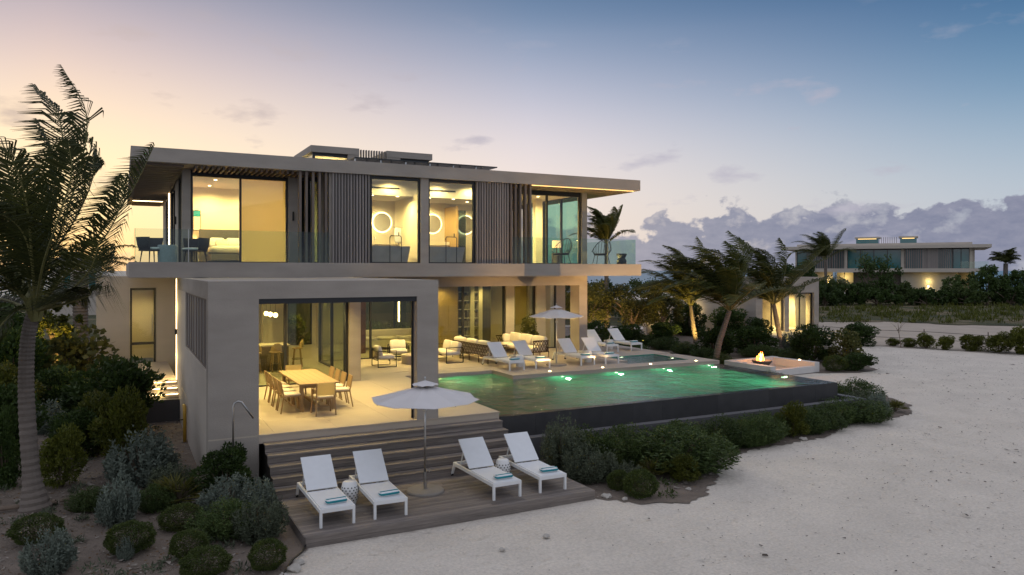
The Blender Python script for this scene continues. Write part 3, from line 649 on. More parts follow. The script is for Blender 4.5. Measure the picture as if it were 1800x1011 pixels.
# ------------------------------------------------------------------ loungers, towels, parasols
def make_lounger(label):
    t = thing('sun_lounger', label, 'sun lounger', group='white sun loungers')
    W, L, h = .66, 2.02, .34
    MB().box(-W/2, -W/2+.05, 0, L, h-.07, h).box(W/2-.05, W/2, 0, L, h-.07, h).box(-W/2+.05, W/2-.05, 0, .05, h-.07, h).box(-W/2+.05, W/2-.05, L-.05, L, h-.07, h).box(-W/2+.05, W/2-.05, 1.17, 1.21, h-.06, h-.02).build('frame', M_white, t)
    for sx in (-1, 1):
        MB().box(sx*(W/2-.025)-.024, sx*(W/2-.025)+.024, .002, .05, 0, h-.07).build('leg', M_white, t)
        MB().bar((sx*(W/2-.025), L-.03, h-.06), (sx*(W/2-.025), L+.10, .05), .048).build('leg', M_white, t)
        MB().tube([(sx*(W/2-.025)-.02, L+.11, .045), (sx*(W/2-.025)+.02, L+.11, .045)], .045, 10).build('wheel', M_dark, t)
    MB().box(-W/2+.03, W/2-.03, .03, 1.17, h+.001, h+.016).build('seat', M_sling, t)
    a = R(42); bl = .78; ca, sa = math.cos(a), math.sin(a)
    M = Matrix.Translation((0, 1.21+ca*bl/2, h+.03+sa*bl/2)) @ Matrix.Rotation(a, 4, 'X')
    bk_ = MB().obox(M, W-.05, bl, .026).build('backrest', M_sling, t)
    MB().bar((-W/2+.06, 1.21+ca*.48, h+.02+sa*.48), (-W/2+.06, 1.75, h-.03), .022).bar((W/2-.06, 1.21+ca*.48, h+.02+sa*.48), (W/2-.06, 1.75, h-.03), .022).build('support_strut', M_white, t)
    return t
def make_towel(label):
    t = thing('folded_towel', label, 'towel', group='folded striped towels')
    MB().cushion((0,0,.045), .40, .20, .09).build('towel_body', M_towel, t, smooth=True)
    MB().cushion((0,-.013,.0455), .406, .196, .052).build('stripe', M_teal, t, smooth=True)
    MB().box(-.19,.19,-.05,-.005,.0895,.0925).build('stripe', M_teal, t)
    return t
def lounge_label(where): return 'white sling sun lounger ' + where
def towel_label(where): return 'folded white and teal towel on ' + where
spots = [((3.53,13.74,-1.02), 0, 'leftmost on the wooden deck', 'the leftmost deck lounger'),
         ((4.55,13.74,-1.02), R(-2), 'on the deck just left of the deck parasol', 'the deck lounger just left of the parasol'),
         ((7.06,13.76,-1.02), R(1), 'on the deck just right of the deck parasol', 'the deck lounger just right of the parasol'),
         ((8.16,13.77,-1.02), R(-1), 'on the deck beside the grey bushes, rightmost there', 'the rightmost deck lounger'),
         ((12.90,24.37,0), R(3), 'on the terrace nearest the woven sofa', 'the terrace lounger nearest the woven sofa'),
         ((14.05,24.45,0), R(3), 'on the terrace just left of the terrace parasol', 'the terrace lounger left of the parasol'),
         ((16.06,24.45,0), R(1), 'on the terrace just right of the terrace parasol', 'the terrace lounger right of the parasol'),
         ((17.17,24.40,0), R(0), 'on the terrace left of the glowing spa', 'the terrace lounger left of the spa'),
         ((19.55,27.75,0), R(3), 'behind the spa, nearer the corner column', 'the lounger behind the spa near the column'),
         ((20.95,27.85,0), R(3), 'behind the spa, farthest right of all', 'the farthest right lounger behind the spa')]
l0 = t0 = None
for (p, rz, wl_, wt_) in spots:
    if l0 is None: l0 = make_lounger(lounge_label(wl_)); place(l0, p, rz)
    else: dup(l0, p, rz, lounge_label(wl_))
    q = (p[0]+.03*math.cos(rz)-.26*math.sin(rz), p[1]+.26*math.cos(rz), p[2]+.357)
    if t0 is None: t0 = make_towel(towel_label(wt_)); place(t0, q, rz+.06)
    else: dup(t0, q, rz+random.uniform(-.08,.1), towel_label(wt_))

def make_parasol(label, loc, r, rim, apex, rot):
    t = thing('parasol', label, 'parasol', loc, group='white market parasols')
    MB().lathe([(0,.07),(.10,.068),(.38,.05),(.40,.03),(.40,0)], 32).build('base', M_pave, t, smooth=False)
    MB().tube([(0,0,.05),(0,0,.42)], .034, 12).build('base_sleeve', M_steel, t)
    MB().tube([(0,0,.3),(0,0,apex)], .022, 12).build('pole', M_steel, t, smooth=True)
    MB().bar((.03,0,.45), (.10,0,.45), .02).bar((.10,0,.40),(.10,0,.47),.015).build('crank', M_steel, t)
    n = 8; m = MB(); vs2 = []; rings = 7
    for i in range(rings+1):
        f = .16+.84*i/rings
        for j in range(n*4):
            th = 2*math.pi*j/(n*4)+rot; s_ = abs((j % 4)/4-.5)*2
            seg = math.cos(math.pi/n)/math.cos((th-rot) % (2*math.pi/n)-math.pi/n)
            sag = (1-s_)*f*.055*r
            vs2.append((f*r*seg*math.cos(th), f*r*seg*math.sin(th), rim+(apex-.10-rim)*(1-f)**1.08 - sag*.6))
    k = n*4; m.add(vs2, [(i*k+j, i*k+(j+1)%k, (i+1)*k+(j+1)%k, (i+1)*k+j) for i in range(rings) for j in range(k)])
    c = m.build('canopy', M_canvas, t); sol = c.modifiers.new('thick','SOLIDIFY'); sol.thickness = .006
    m = MB(); vs2 = []
    for i in range(4):
        f = .012+.235*i/3
        for j in range(k):
            th = 2*math.pi*j/k+rot; s_ = abs((j % 4)/4-.5)*2
            seg = math.cos(math.pi/n)/math.cos((th-rot) % (2*math.pi/n)-math.pi/n)
            vs2.append((f*r*seg*math.cos(th), f*r*seg*math.sin(th), rim+(apex-rim)*(1-f*.96) - .005 + (0.016*(1-s_) if i == 3 else 0)))
    m.add(vs2, [(i*k+j, i*k+(j+1)%k, (i+1)*k+(j+1)%k, (i+1)*k+j) for i in range(3) for j in range(k)])
    v_ = m.build('vent_cap', M_canvas, c); sol = v_.modifiers.new('thick','SOLIDIFY'); sol.thickness = .006
    MB().lathe([(0,.10),(.018,.09),(.025,.06),(.012,.03),(.03,.0)], 10, (0,0,apex-.02)).build('finial', M_steel, t, smooth=True)
    for j in range(n):
        th = 2*math.pi*j/n+rot
        MB().bar((0,0,apex-.14), (r*.985*math.cos(th), r*.985*math.sin(th), rim-.012), .018, .012).build('rib', M_steel, t)
    MB().tube([(0,0,rim-.25),(0,0,rim-.18)], .045, 10).build('hub', M_steel, t)
    return t
make_parasol('white parasol between the four loungers on the wooden deck', (5.73,15.02,-1.02), 1.17, 1.98, 2.37, .2)
make_parasol('white parasol standing on the stone terrace beside the pool', (14.98,25.04,0), 1.07, 1.90, 2.33, .35)
# ceramic garden stools on the deck
def make_stool(label, loc):
    t = thing('ceramic_stool', label, 'stool', loc, group='white ceramic garden stools')
    prof = [(0,.46),(.11,.458),(.135,.44),(.175,.30),(.185,.22),(.17,.12),(.135,.02),(.13,0)]
    MB().lathe(prof, 24).build('body', M_ceram, t, smooth=True)
    m = MB()
    for k, z in enumerate((.10,.15,.20,.25,.30,.35)):
        rr = np.interp(z, [.02,.12,.22,.30,.44], [.135,.17,.185,.175,.135])
        for j in range(14):
            th = 2*math.pi*(j+.5*(k%2))/14; c = Vector((math.cos(th),math.sin(th),0))
            m.tube([Vector((0,0,z))+c*(rr-.004), Vector((0,0,z))+c*(rr+.0035)], .0145, 6)
    o = m.build('perforation', M_dark, t); o['kind'] = 'stuff'
    return t
make_stool('pierced white ceramic stool between the two left deck loungers', (4.08,14.95,-1.02))
make_stool('pierced white ceramic stool between the two right deck loungers', (7.62,15.1,-1.02))
# small white side tables on the terrace
for i, (x, y, wh) in enumerate(((13.50,25.3,'between the two left terrace loungers'), (16.62,25.3,'between the two right terrace loungers'), (20.2,28.9,'between the two loungers behind the spa'))):
    tag(place(MB().lathe([(0,.45),(.12,.45),(.14,.43),(.18,.25),(.14,.03),(.13,0)], 20).build('drum_table', M_ceram, smooth=True), (x,y,0)), 'small white drum table ' + wh, 'side table', 'white drum side tables')

# ------------------------------------------------------------------ dining set
tb = thing('dining_table', 'long teak dining table under the pavilion roof', 'table', (4.58, 21.1, 0))
for k in range(6): MB().box(-.52+k*.1735, -.52+(k+1)*.1735-.004, -1.46, 1.46, .71, .75).build('top_plank', M_teak, tb)
for sx in (-1,1):
    for sy in (-1,1): MB().box(sx*.42-.045, sx*.42+.045, sy*1.2-.045, sy*1.2+.045, 0, .708).build('leg', M_teak, tb)
MB().box(-.40,.40,-1.2,-1.16,.60,.708).box(-.40,.40,1.16,1.2,.60,.708).box(-.03,.03,-1.15,1.15,.1,.16).build('apron', M_teak, tb)
def make_chair(label, arms=False):
    t = thing('dining_chair', label, 'chair', group='teak dining chairs')
    W = .25
    for sx in (-1,1):
        MB().bar((sx*(W-.02),-.22,.46),(sx*W,-.26,0),.035).build('leg', M_teak, t)
        MB().tube([(sx*W,.30,0),(sx*(W-.02),.22,.44),(sx*(W-.02),.30,.82)],[.02,.02,.016],6).build('leg', M_teak, t)
        if arms: MB().bar((sx*W,-.20,.64),(sx*W,.24,.66),.04,.025).bar((sx*W,-.2,.44),(sx*W,-.2,.64),.03).build('armrest', M_teak, t)
    MB().box(-W,W,-.24,.24,.41,.44).build('seat_frame', M_teak, t)
    MB().cushion((0,-.01,.465), .47,.46,.06).build('seat_cushion', M_cush, t, smooth=True)
    MB().obox(Matrix.Translation((0,.275,.67)) @ Matrix.Rotation(R(-9),4,'X'), .45,.022,.32).build('backrest', M_shade if arms else M_teak, t)
    MB().bar((-W+.02,.02,.2),(W-.02,.02,.2),.02).build('stretcher', M_teak, t)
    return t
c0 = make_chair('teak chair on the left side of dining table, nearest the steps'); place(c0, (3.92, 20.05, 0), R(90))
nm = ['nearest the steps','second from the steps','third from the steps','farthest from the steps']
for k in range(1,4): dup(c0, (3.92, 20.05+k*.66, 0), R(90)+random.uniform(-.05,.05), 'teak chair on the left side of dining table, '+nm[k])
for k in range(4): dup(c0, (5.26, 20.25+k*.66, 0), R(-90)+random.uniform(-.05,.05), 'teak chair on the right side of dining table, '+nm[k])
place(make_chair('teak armchair at the near head of the dining table', True), (4.60, 19.35, 0), R(180))
place(make_chair('teak armchair at the far head of the dining table', True), (4.60, 22.85, 0), 0)

# ------------------------------------------------------------------ kitchen: island, stools, pendants
isl = thing('kitchen_island', 'dark kitchen island with pale top behind the bar stools', 'counter', (4.5, 29.0, 0))
MB().box(-1.6,1.0,-.45,.45,0,.88).build('carcass', M_rug, isl); MB().box(-1.65,1.05,-.5,.5,.882,.93).build('worktop', M_stone, isl)
MB().tube([(-.3,.1,.93),(-.3,.1,1.25),(-.3,-.02,1.32),(-.3,-.14,1.25)],.014,8).build('tap', M_steel, isl)
def make_bar(label):
    t = thing('bar_stool', label, 'stool', group='curved plywood bar stools')
    for a in (45,135,225,315):
        c, s_ = math.cos(R(a)), math.sin(R(a)); MB().bar((c*.14,s_*.14,.70),(c*.24,s_*.24,0),.03).build('leg', M_teak, t)
    MB().lathe([(.205,.30),(.212,.31),(.205,.32)], 16).build('foot_ring', M_black, t)
    MB().cushion((0,0,.72),.42,.40,.05).build('seat', M_wwall, t, smooth=True)
    m = MB(); n = 10
    vs2 = []
    for i in range(4):
        for j in range(n+1):
            a = R(200+140*j/n)+0; ww = math.sin(math.pi*j/n)
            vs2.append((.21*math.cos(a), -.21*math.sin(a)*1, .76+.30*(i/3)*ww**.6))
    m.add(vs2, [(i*(n+1)+j, i*(n+1)+j+1, (i+1)*(n+1)+j+1, (i+1)*(n+1)+j) for i in range(3) for j in range(n)])
    o = m.build('backrest', M_wwall, t, smooth=True); sl = o.modifiers.new('thick','SOLIDIFY'); sl.thickness = .015
    return t
bs = make_bar('plywood bar stool leftmost at the kitchen island'); place(bs, (4.25,28.1,0), R(180))
dup(bs, (4.95,28.1,0), R(185), 'plywood bar stool in the middle of the kitchen island'); dup(bs, (5.95,29.2,0), R(-95), 'plywood bar stool at the right end of the kitchen island')
pn = thing('globe_pendant', 'row of three glowing glass globes hanging over the kitchen island', 'pendant lamp', (4.9, 28.9, 2.05))
for k, dx in enumerate((-.05, -.05, -.02)):
    MB().lathe([(0,-.085),(.05,-.07),(.08,-.025),(.08,.025),(.05,.07),(0,.085)], 14, (dx+k*.05,.6-.6*k,0)).build('globe', M_globe, pn, smooth=True)
    MB().tube([(dx+k*.05,.6-.6*k,.08),(dx+k*.05,.6-.6*k,1.0)], .006, 5).build('cord', M_black, pn)
lamp('POINT', (4.9, 28.9, 1.85), 90, WARM, .1)
pl = thing('rod_pendant', 'long glowing vertical rod pendant in the living room', 'pendant lamp', (11.65, 34.0, 1.25))
MB().tube([(0,0,0),(0,0,.95)], .035, 10).build('rod', M_globe, pl); MB().tube([(0,0,.95),(0,0,1.8)], .03, 10).build('socket', M_black, pl)

# ------------------------------------------------------------------ covered terrace furniture
def make_arm(label, w_=.78):
    t = thing('metal_armchair', label, 'armchair', group='black framed outdoor armchairs')
    h = w_/2; m = MB()
    for sx in (-1,1):
        m.bar((sx*h,-.36,0),(sx*h,-.36,.62),.025).bar((sx*h,.36,0),(sx*h,.36,.62),.025).bar((sx*h,-.36,.61),(sx*h,.36,.61),.025).bar((sx*h,-.36,.012),(sx*h,.36,.012),.024)
    m.bar((-h,-.36,.27),(h,-.36,.27),.025).bar((-h,.36,.27),(h,.36,.27),.025).bar((-h,.36,.61),(h,.36,.61),.025)
    m.build('frame', M_black, t)
    n = max(5, int(w_*7))
    for k in range(n):
        x = -h+w_*(k+.5)/n; MB().box(x-.02, x+.02, .35, .362, .28, .60).build('slat', M_rope, t)
    nc = max(1, round(w_/.8)); cw = (w_-.06)/nc
    for k in range(nc):
        x = -h+.03+cw*(k+.5)
        MB().cushion((x,-.02,.37), cw-.02,.70,.17).build('seat_cushion', M_cush, t, smooth=True)
        MB().cushion((x,.24,.60), cw-.04,.18,.42, rx=R(-14)).build('back_cushion', M_cush, t, smooth=True)
    return t
a0 = make_arm('black framed armchair with slatted back, nearest the dining pavilion'); place(a0, (8.95,27.85,0), R(90))
dup(a0, (10.1,29.55,0), R(-12), 'black framed armchair facing forward beyond the round coffee table')
place(make_arm('long black framed bench seat with cushions beside the woven sofas', 1.7), (11.75,28.35,0), R(-90))
tag(place(MB().lathe([(0,.36),(.50,.36),(.52,.34),(.50,.0)], 28).build('coffee_table', M_stone, smooth=False), (10.3,28.2,0)), 'round pale stone coffee table between the armchairs', 'coffee table')
def make_sofa(label, L=3.0):
    t = thing('woven_sofa', label, 'sofa', group='lattice backed outdoor sofas')
    h = L/2; D = .88; m = MB()
    path = [(-h,-.40),(-h,.30),(-h+.12,.44),(h-.12,.44),(h,.30),(h,-.40)]
    m.tube([(x,y,.72) for x,y in path], .022, 8); m.tube([(x,y,.26) for x,y in path], .02, 8)
    m.bar((-h,-.40,.26),(h,-.40,.26),.04)
    m.build('frame', M_rope, t)
    for x, y in ((-h,-.40),(h,-.40),(-h+.08,.42),(h-.08,.42),(0,.44),(-h*.5,.44),(h*.5,.44)): MB().tube([(x,y,0),(x,y,.26)],[.016,.022],8).build('leg', M_rope, t)
    # diamond lattice along the path
    seg = []; 
    for (x0,y0),(x1,y1) in zip(path, path[1:]): seg.append((x0,y0,x1,y1,math.hypot(x1-x0,y1-y0)))
    tot = sum(s_[4] for s_ in seg)
    def at(d_):
        d_ = min(max(d_,0),tot-1e-6)
        for x0,y0,x1,y1,l_ in seg:
            if d_ <= l_: return x0+(x1-x0)*d_/l_, y0+(y1-y0)*d_/l_
            d_ -= l_
        return path[-1]
    m = MB(); n = int(tot/.13)
    for k in range(n):
        for sgn in (1,-1):
            a, c = (k, k+2) if sgn > 0 else (k+2, k)
            p0 = at(a*tot/n); p1 = at(c*tot/n); pm = at((a+c)/2*tot/n)
            m.tube([(*p0,.27),(*pm,.495),(*p1,.715)], .012, 5, caps=False)
    m.build('lattice', M_rope, t)
    nc = round(L/.95); cw = (L-.1)/nc
    for k in range(nc):
        x = -h+.05+cw*(k+.5)
        MB().cushion((x,-.04,.36), cw-.015,.80,.19).build('seat_cushion', M_cush, t, smooth=True)
        MB().cushion((x,.27,.66), cw-.05,.20,.46, rx=R(-12)).build('back_cushion', M_cush, t, smooth=True)
    MB().cushion((-h+.22,.05,.62),.16,.42,.40, ry=R(-10)).build('end_cushion', M_cush, t, smooth=True)
    return t
s0 = make_sofa('lattice backed sofa with its back towards the pool corner', 3.2); place(s0, (13.05,28.05,0), R(90+4))
dup(s0, (15.55,28.95,0), R(-90+3), 'lattice backed sofa facing left, piled with cream cushions')
tag(place(MB().cushion((0,0,.17), .9,.9,.34).build('ottoman', M_cush, smooth=True), (14.2,29.3,0)), 'low square cream ottoman between the woven sofas', 'ottoman')
# living room sofa inside
ls = thing('indoor_sofa', 'long pale sofa inside the living room behind the glass', 'sofa', (11.6, 34.3, 0))
MB().box(-1.9,1.9,-.45,.45,.1,.42).build('base', M_cush, ls); MB().cushion((0,.40,.62),3.8,.25,.5).build('backrest', M_cush, ls, smooth=True)
for k in range(4): MB().cushion((-1.4+k*.93,-.05,.48),.9,.8,.16).build('seat_cushion', M_cush, ls, smooth=True)
for sx in (-1,1): MB().cushion((sx*1.85,0,.45),.28,.9,.5).build('armrest', M_cush, ls, smooth=True)
it = thing('indoor_table', 'low pale coffee table inside the living room', 'coffee table', (12.2, 32.6, 0))
MB().box(-.7,.7,-.4,.4,.34,.40).build('top', M_cream, it)
for sx in (-1,1):
    for sy in (-1,1): MB().box(sx*.6-.03,sx*.6+.03,sy*.33-.03,sy*.33+.03,0,.338).build('leg', M_cream, it)

# ------------------------------------------------------------------ upstairs furniture
bed = thing('double_bed', 'large bed with grey headboard and cream covers in left bedroom', 'bed', (3.95, 31.0, 3.96))
MB().box(-1.25,1.25,.88,.98,0,1.35).build('headboard', M_rug, bed); MB().box(-1.0,1.0,-1.1,.86,.1,.35).build('base', M_rug, bed)
MB().cushion((0,-.12,.50),2.04,2.0,.34).build('mattress', M_cush, bed, smooth=True)
for k, x in enumerate((-.62,0,.62)):
    MB().cushion((x,.70,.82),.58,.18,.40, rx=R(-18)).build('pillow', M_towel, bed, smooth=True)
    if k != 1: MB().cushion((x*.75,.50,.78),.46,.15,.34, rx=R(-22)).build('pillow', M_cush, bed, smooth=True)
lb = thing('bedside_lamp', 'glowing orange bedside lamp left of the bed', 'lamp', (2.45, 31.3, 3.96))
MB().lathe([(0,.0),(.16,.0),(.16,.55),(0,.55)], 14).build('table', M_rug, lb); MB().lathe([(.14,.72),(.11,1.02)], 14).build('shade', M_lshade, lb); MB().tube([(0,0,.55),(0,0,.75)],.02,8).build('stem', M_black, lb)
lamp('POINT', (2.45,31.2,5.15), 30, (1,.45,.16), .08)
art = thing('framed_picture', 'small framed beach picture on the left bedroom wall', 'picture', (2.62, 31.95, 5.65))
MB().box(-.14,.14,-.02,.03,-.4,.4).build('frame', M_black, art); MB().box(-.12,.12,-.03,-.021,-.38,.15).build('print_sand', M_cream, art); MB().box(-.12,.12,-.03,-.021,.15,.38).build('print_sea', M_teal, art)
def make_bucket(label, loc, rz):
    t = thing('woven_tub_chair', label, 'chair', loc, rz, 'dark woven balcony chairs')
    prof = [(.30,.40),(.34,.55),(.37,.80)]
    m = MB().lathe(prof, 14, a0=R(-20), a1=R(200)); o = m.build('backrest', M_rattan, t, smooth=True); sl = o.modifiers.new('thick','SOLIDIFY'); sl.thickness = .03
    MB().lathe([(0,.40),(.31,.40),(.31,.36),(0,.36)], 16).build('seat_base', M_rattan, t); MB().cushion((0,-.02,.44),.52,.52,.09).build('seat_cushion', M_towel, t, smooth=True)
    for a in (40,140,220,320): c, s_ = math.cos(R(a)), math.sin(R(a)); MB().tube([(c*.24,s_*.24,.37),(c*.29,s_*.29,0)],[.018,.012],6).build('leg', M_black, t)
    t.scale = (1.25,1.25,1.0); return t
make_bucket('dark woven tub chair at the left corner of balcony, behind glass', (.85,26.75,3.95), R(60)); make_bucket('dark woven tub chair right of the pale balcony drum table', (2.15,26.8,3.95), R(-60))
tag(place(MB().lathe([(0,.56),(.27,.56),(.29,.53),(.29,.25),(.28,0)], 20).build('drum_table', mk('blue_grey_drum', (.34,.38,.41), .7, .1, 20)), (1.30,26.6,3.95)), 'pale blue grey drum table on the left balcony', 'side table')
def make_wire(label, loc, rz):
    t = thing('wire_lounge_chair', label, 'chair', loc, rz, 'black wire balcony chairs')
    m = MB()
    for k in range(15):
        a = R(-35+250*k/14); bk_ = max(0, math.sin(a)); hh = .52+.52*bk_**1.3
        m.tube([(.25*math.cos(a),.22*math.sin(a),.36),(.32*math.cos(a),.30*math.sin(a),.50),(.36*math.cos(a),(.34+.2*bk_)*math.sin(a),hh)], .009, 5, caps=False)
    rim = [(.36*math.cos(R(-35+250*k/24)), (.34+.2*max(0,math.sin(R(-35+250*k/24))))*math.sin(R(-35+250*k/24)), .52+.52*max(0,math.sin(R(-35+250*k/24)))**1.3) for k in range(25)]
    m.tube(rim, .014, 6); m.build('wire_shell', M_black, t)
    MB().cushion((0,0,.40),.50,.48,.09).build('seat_cushion', M_rattan, t, smooth=True)
    for sx in (-1,1): MB().tube([(sx*.2,-.2,.36),(sx*.26,-.28,.0),(sx*.26,.28,.0),(sx*.2,.2,.36)], .012, 6).build('leg', M_black, t)
    t.scale = (1.15,1.15,1.05); return t
make_wire('black wire lounge chair in front of the right bedroom glass', (16.3,26.85,3.95), R(-55)); make_wire('black wire lounge chair on the right balcony beyond the corner post', (18.35,26.9,3.95), R(-50))
tag(place(MB().lathe([(0,.46),(.22,.46),(.22,.40),(.15,.26),(.21,.16),(.21,0)], 18).build('hourglass_table', M_rattan), (19.2,26.6,3.95)), 'dark hourglass side table at the right end of balcony', 'side table')
for i, (x0, wh) in enumerate(((7.98,'left'), (10.2,'right'))):
    tub = thing('bathtub', 'grey freestanding bathtub behind the %s bathroom window' % wh, 'bathtub', (x0+.75, 26.95, 3.96), 0, 'freestanding bathtubs')
    MB().add([(-.72,-.34,0),(.72,-.34,0),(.72,.34,0),(-.72,.34,0),(-.82,-.4,.62),(.82,-.4,.62),(.82,.4,.62),(-.82,.4,.62),(-.76,-.34,.62),(.76,-.34,.62),(.76,.34,.62),(-.76,.34,.62),(-.65,-.28,.15),(.65,-.28,.15),(.65,.28,.15),(-.65,.28,.15)],
        [(0,1,5,4),(1,2,6,5),(2,3,7,6),(3,0,4,7),(4,5,9,8),(5,6,10,9),(6,7,11,10),(7,4,8,11),(8,9,13,12),(9,10,14,13),(10,11,15,14),(11,8,12,15),(12,13,14,15)]).build('shell', mk('tub_stone', (.30,.29,.27), .5), tub)
    MB().tube([(.0,-.47,0),(.0,-.47,.95),(.04,-.47,1.0),(.40,-.47,1.0),(.44,-.47,.95),(.44,-.47,0)], .016, 8).tube([(.1,-.47,1.0),(.1,-.3,1.02),(.1,-.15,.92)], .014, 8).tube([(.34,-.47,1.0),(.34,-.47,1.14)], .02, 8).build('floor_tap', M_black, tub)
    v = thing('bath_vanity', 'pale vanity counter under the %s bathroom mirror' % wh, 'vanity', (x0+1.15, 28.95, 3.96), 0, 'bathroom vanities')
    MB().box(-.85,.66,-.3,.3,.75,.90).build('counter', M_cream, v); MB().box(-.8,.62,-.25,.3,.2,.74).build('cabinet', M_cream, v)
    for k in range(4): MB().tube([(-.6+k*.12,-.1,.9),(-.6+k*.12,-.1,1.0+.05*(k%2))], .03, 8).build('bottle', M_towel, v)
mir = ((9.30,29.22,'in the left bathroom'), (11.48,29.22,'on the left in the right bathroom'), (12.98,29.22,'on the right in the right bathroom'))
for x, y, wh in mir:
    mr = thing('round_mirror', 'round mirror with glowing edge ' + wh, 'mirror', (x, y, 5.62), 0, 'backlit round mirrors')
    MB().tube([(0,-.03,0),(0,-.012,0)], .37, 36).build('glass', M_mirror, mr); MB().tube([(0,0,0),(0,.03,0)], .42, 36).build('backlight', M_ring, mr)
tw = thing('hanging_towel', 'white towel hanging by the wall of left bathroom', 'towel', (9.55, 28.0, 4.75)); MB().cushion((0,0,.3),.28,.07,.62).build('cloth', M_towel, tw, smooth=True); MB().tube([(-.2,.0,.62),(.2,.0,.62)], .012, 6).build('rail', M_steel, tw)
tl_ = thing('table_lamp', 'glowing drum shade table lamp in right bedroom', 'lamp', (17.3, 28.9, 3.96)); MB().lathe([(.0,0),(.22,0),(.22,.5),(0,.5)], 12).build('table', M_rug, tl_); MB().lathe([(.2,.75),(.2,1.05)], 16).build('shade', M_lshade, tl_); MB().tube([(0,0,.5),(0,0,.78)], .03, 8).build('stem', M_black, tl_)
lamp('POINT', (17.3,28.9,4.95), 40, (1,.55,.2), .08)
rb = thing('upholstered_bed', 'pale bed in the right bedroom behind the fins', 'bed', (15.0, 31.4, 3.96)); MB().cushion((0,0,.4),1.9,2.0,.5).build('mattress', M_cush, rb, smooth=True); MB().box(-1.0,1.0,1.0,1.1,0,1.3).build('headboard', M_wwall, rb)

# ------------------------------------------------------------------ outdoor shower, gas pipe, fire pit
sh = thing('outdoor_shower', 'slim steel outdoor shower with bent neck beside the pavilion', 'shower', (2.1, 16.9, -1.2))
MB().tube([(0,0,0),(0,0,1.98),(.03,0,2.06),(.10,-.02,2.10),(.17,-.04,2.08),(.22,-.05,2.0),(.40,-.1,1.72)], .021, 10).build('pipe', M_steel, sh, smooth=True); MB().bar((0,-.03,.9),(0,-.09,.9),.04).build('tap', M_steel, sh)
gp = thing('yellow_pipe', 'short yellow gas pipe rising from soil by the entrance plinth', 'pipe', (1.585, 23.2, -1.2))
MB().tube([(0,0,0),(0,0,.8),(0,.0,.92),(0,.12,1.0),(0,.3,1.0)], .05, 10).build('pipe', M_yellow, gp, smooth=True); MB().bar((-.16,0,.65),(.0,0,.65),.03).build('valve', M_black, gp)
# position from the photograph: pit about 4.5 m by 3 m beyond the pool
fp = thing('fire_pit', 'low white walled fire pit seat with burning fire bowl', 'fire pit', (27.9, 26.35, -1.2), R(4))
for nm_, bx_ in (('bench_wall',(-1.75,1.75,1.05,1.4,0,.50)), ('bench_wall',(-1.75,-1.4,-1.35,1.05,0,.48)), ('bench_wall',(1.4,1.75,-1.35,1.05,0,.48)), ('bench_wall',(-1.4,1.4,-1.35,-1.1,0,.30))):
    MB().box(*bx_).build(nm_, M_stucco2 if 0 else mk('white_plaster', (.55,.53,.51), .8, .04, 2), fp)
MB().box(-1.38,1.38,-1.08,1.03,.0,.1).build('pit_floor', M_stone, fp)
MB().lathe([(0,.5),(.40,.52),(.46,.56),(.46,.50),(.30,.30),(.22,.1)], 24, (-.6,.1,0)).build('fire_bowl', M_plinth, fp)
for k in range(9):
    a = random.uniform(0,6.3); r_ = random.uniform(0,.26); x, y = -.6+r_*math.cos(a), .1+r_*math.sin(a); hh = random.uniform(.20,.46)*(1.1-r_*1.6); l_ = random.uniform(-.06,.02)
    MB().tube([(x,y,.53),(x+l_*.3,y,.53+hh*.3),(x+l_,y+.02,.53+hh*.65),(x+l_*1.9,y,.53+hh)], [.035,.055,.035,.004], 7).build('flame', M_flame2 if k % 3 == 0 else M_flame, fp, smooth=True)
lamp('POINT', (27.3, 26.4, -.35), 130, (1,.42,.14), .12)
for k, (x, y) in enumerate(((30.0,25.0),)):
    tag(place(MB().lathe([(0,.03),(.05,.03),(.06,0)], 10).build('wall_top_light', M_deck_led), (29.5,26.1,-.719)), 'small bright light on the fire pit wall', 'light')

# ------------------------------------------------------------------ vegetation
L_dark = leafmat('leaf_dark', (.018,.036,.008), (.066,.105,.024), .28)
L_green = leafmat('leaf_green', (.026,.052,.012), (.100,.135,.040), .3)
L_yel = leafmat('leaf_yellow_green', (.040,.058,.008), (.150,.155,.024), .3)
L_silver = leafmat('leaf_silver', (.085,.110,.088), (.235,.270,.215), .22, .7)
L_rose = leafmat('leaf_grey_green', (.050,.066,.042), (.155,.175,.110), .22, .7)
L_ball = leafmat('leaf_clipped', (.022,.040,.008), (.090,.112,.024), .28)
L_palm = leafmat('leaf_palm', (.026,.040,.010), (.115,.120,.032), .36, .5)
L_palm2 = leafmat('leaf_palm_bright', (.040,.054,.012), (.155,.140,.030), .4, .5)
L_palm3 = leafmat('leaf_palm_deep_green', (.017,.027,.008), (.078,.082,.022), .32, .5)
L_grape = leafmat('leaf_sea_grape', (.040,.054,.014), (.155,.145,.042), .36)
M_stem = mk('woody_stem', (.10,.075,.05), .9, .2, 6, .3, 30)
M_rachis = mk('palm_rachis', (.16,.15,.05), .6, .12, 4)
def quads(name, V, mat, parent=None, smooth=False):
    """V: (n,4,3) leaf quads"""
    n = len(V); me = bpy.data.meshes.new(name)
    me.vertices.add(n*4); me.vertices.foreach_set('co', np.ascontiguousarray(V, dtype=np.float32).ravel())
    me.loops.add(n*4); me.loops.foreach_set('vertex_index', np.arange(n*4, dtype=np.int32))
    me.polygons.add(n); me.polygons.foreach_set('loop_start', np.arange(0, n*4, 4, dtype=np.int32)); me.polygons.foreach_set('loop_total', np.full(n, 4, dtype=np.int32))
    me.update(calc_edges=True); return link(name, me, mat, parent)
def unit(v): return v/np.maximum(np.linalg.norm(v, axis=-1, keepdims=True), 1e-6)
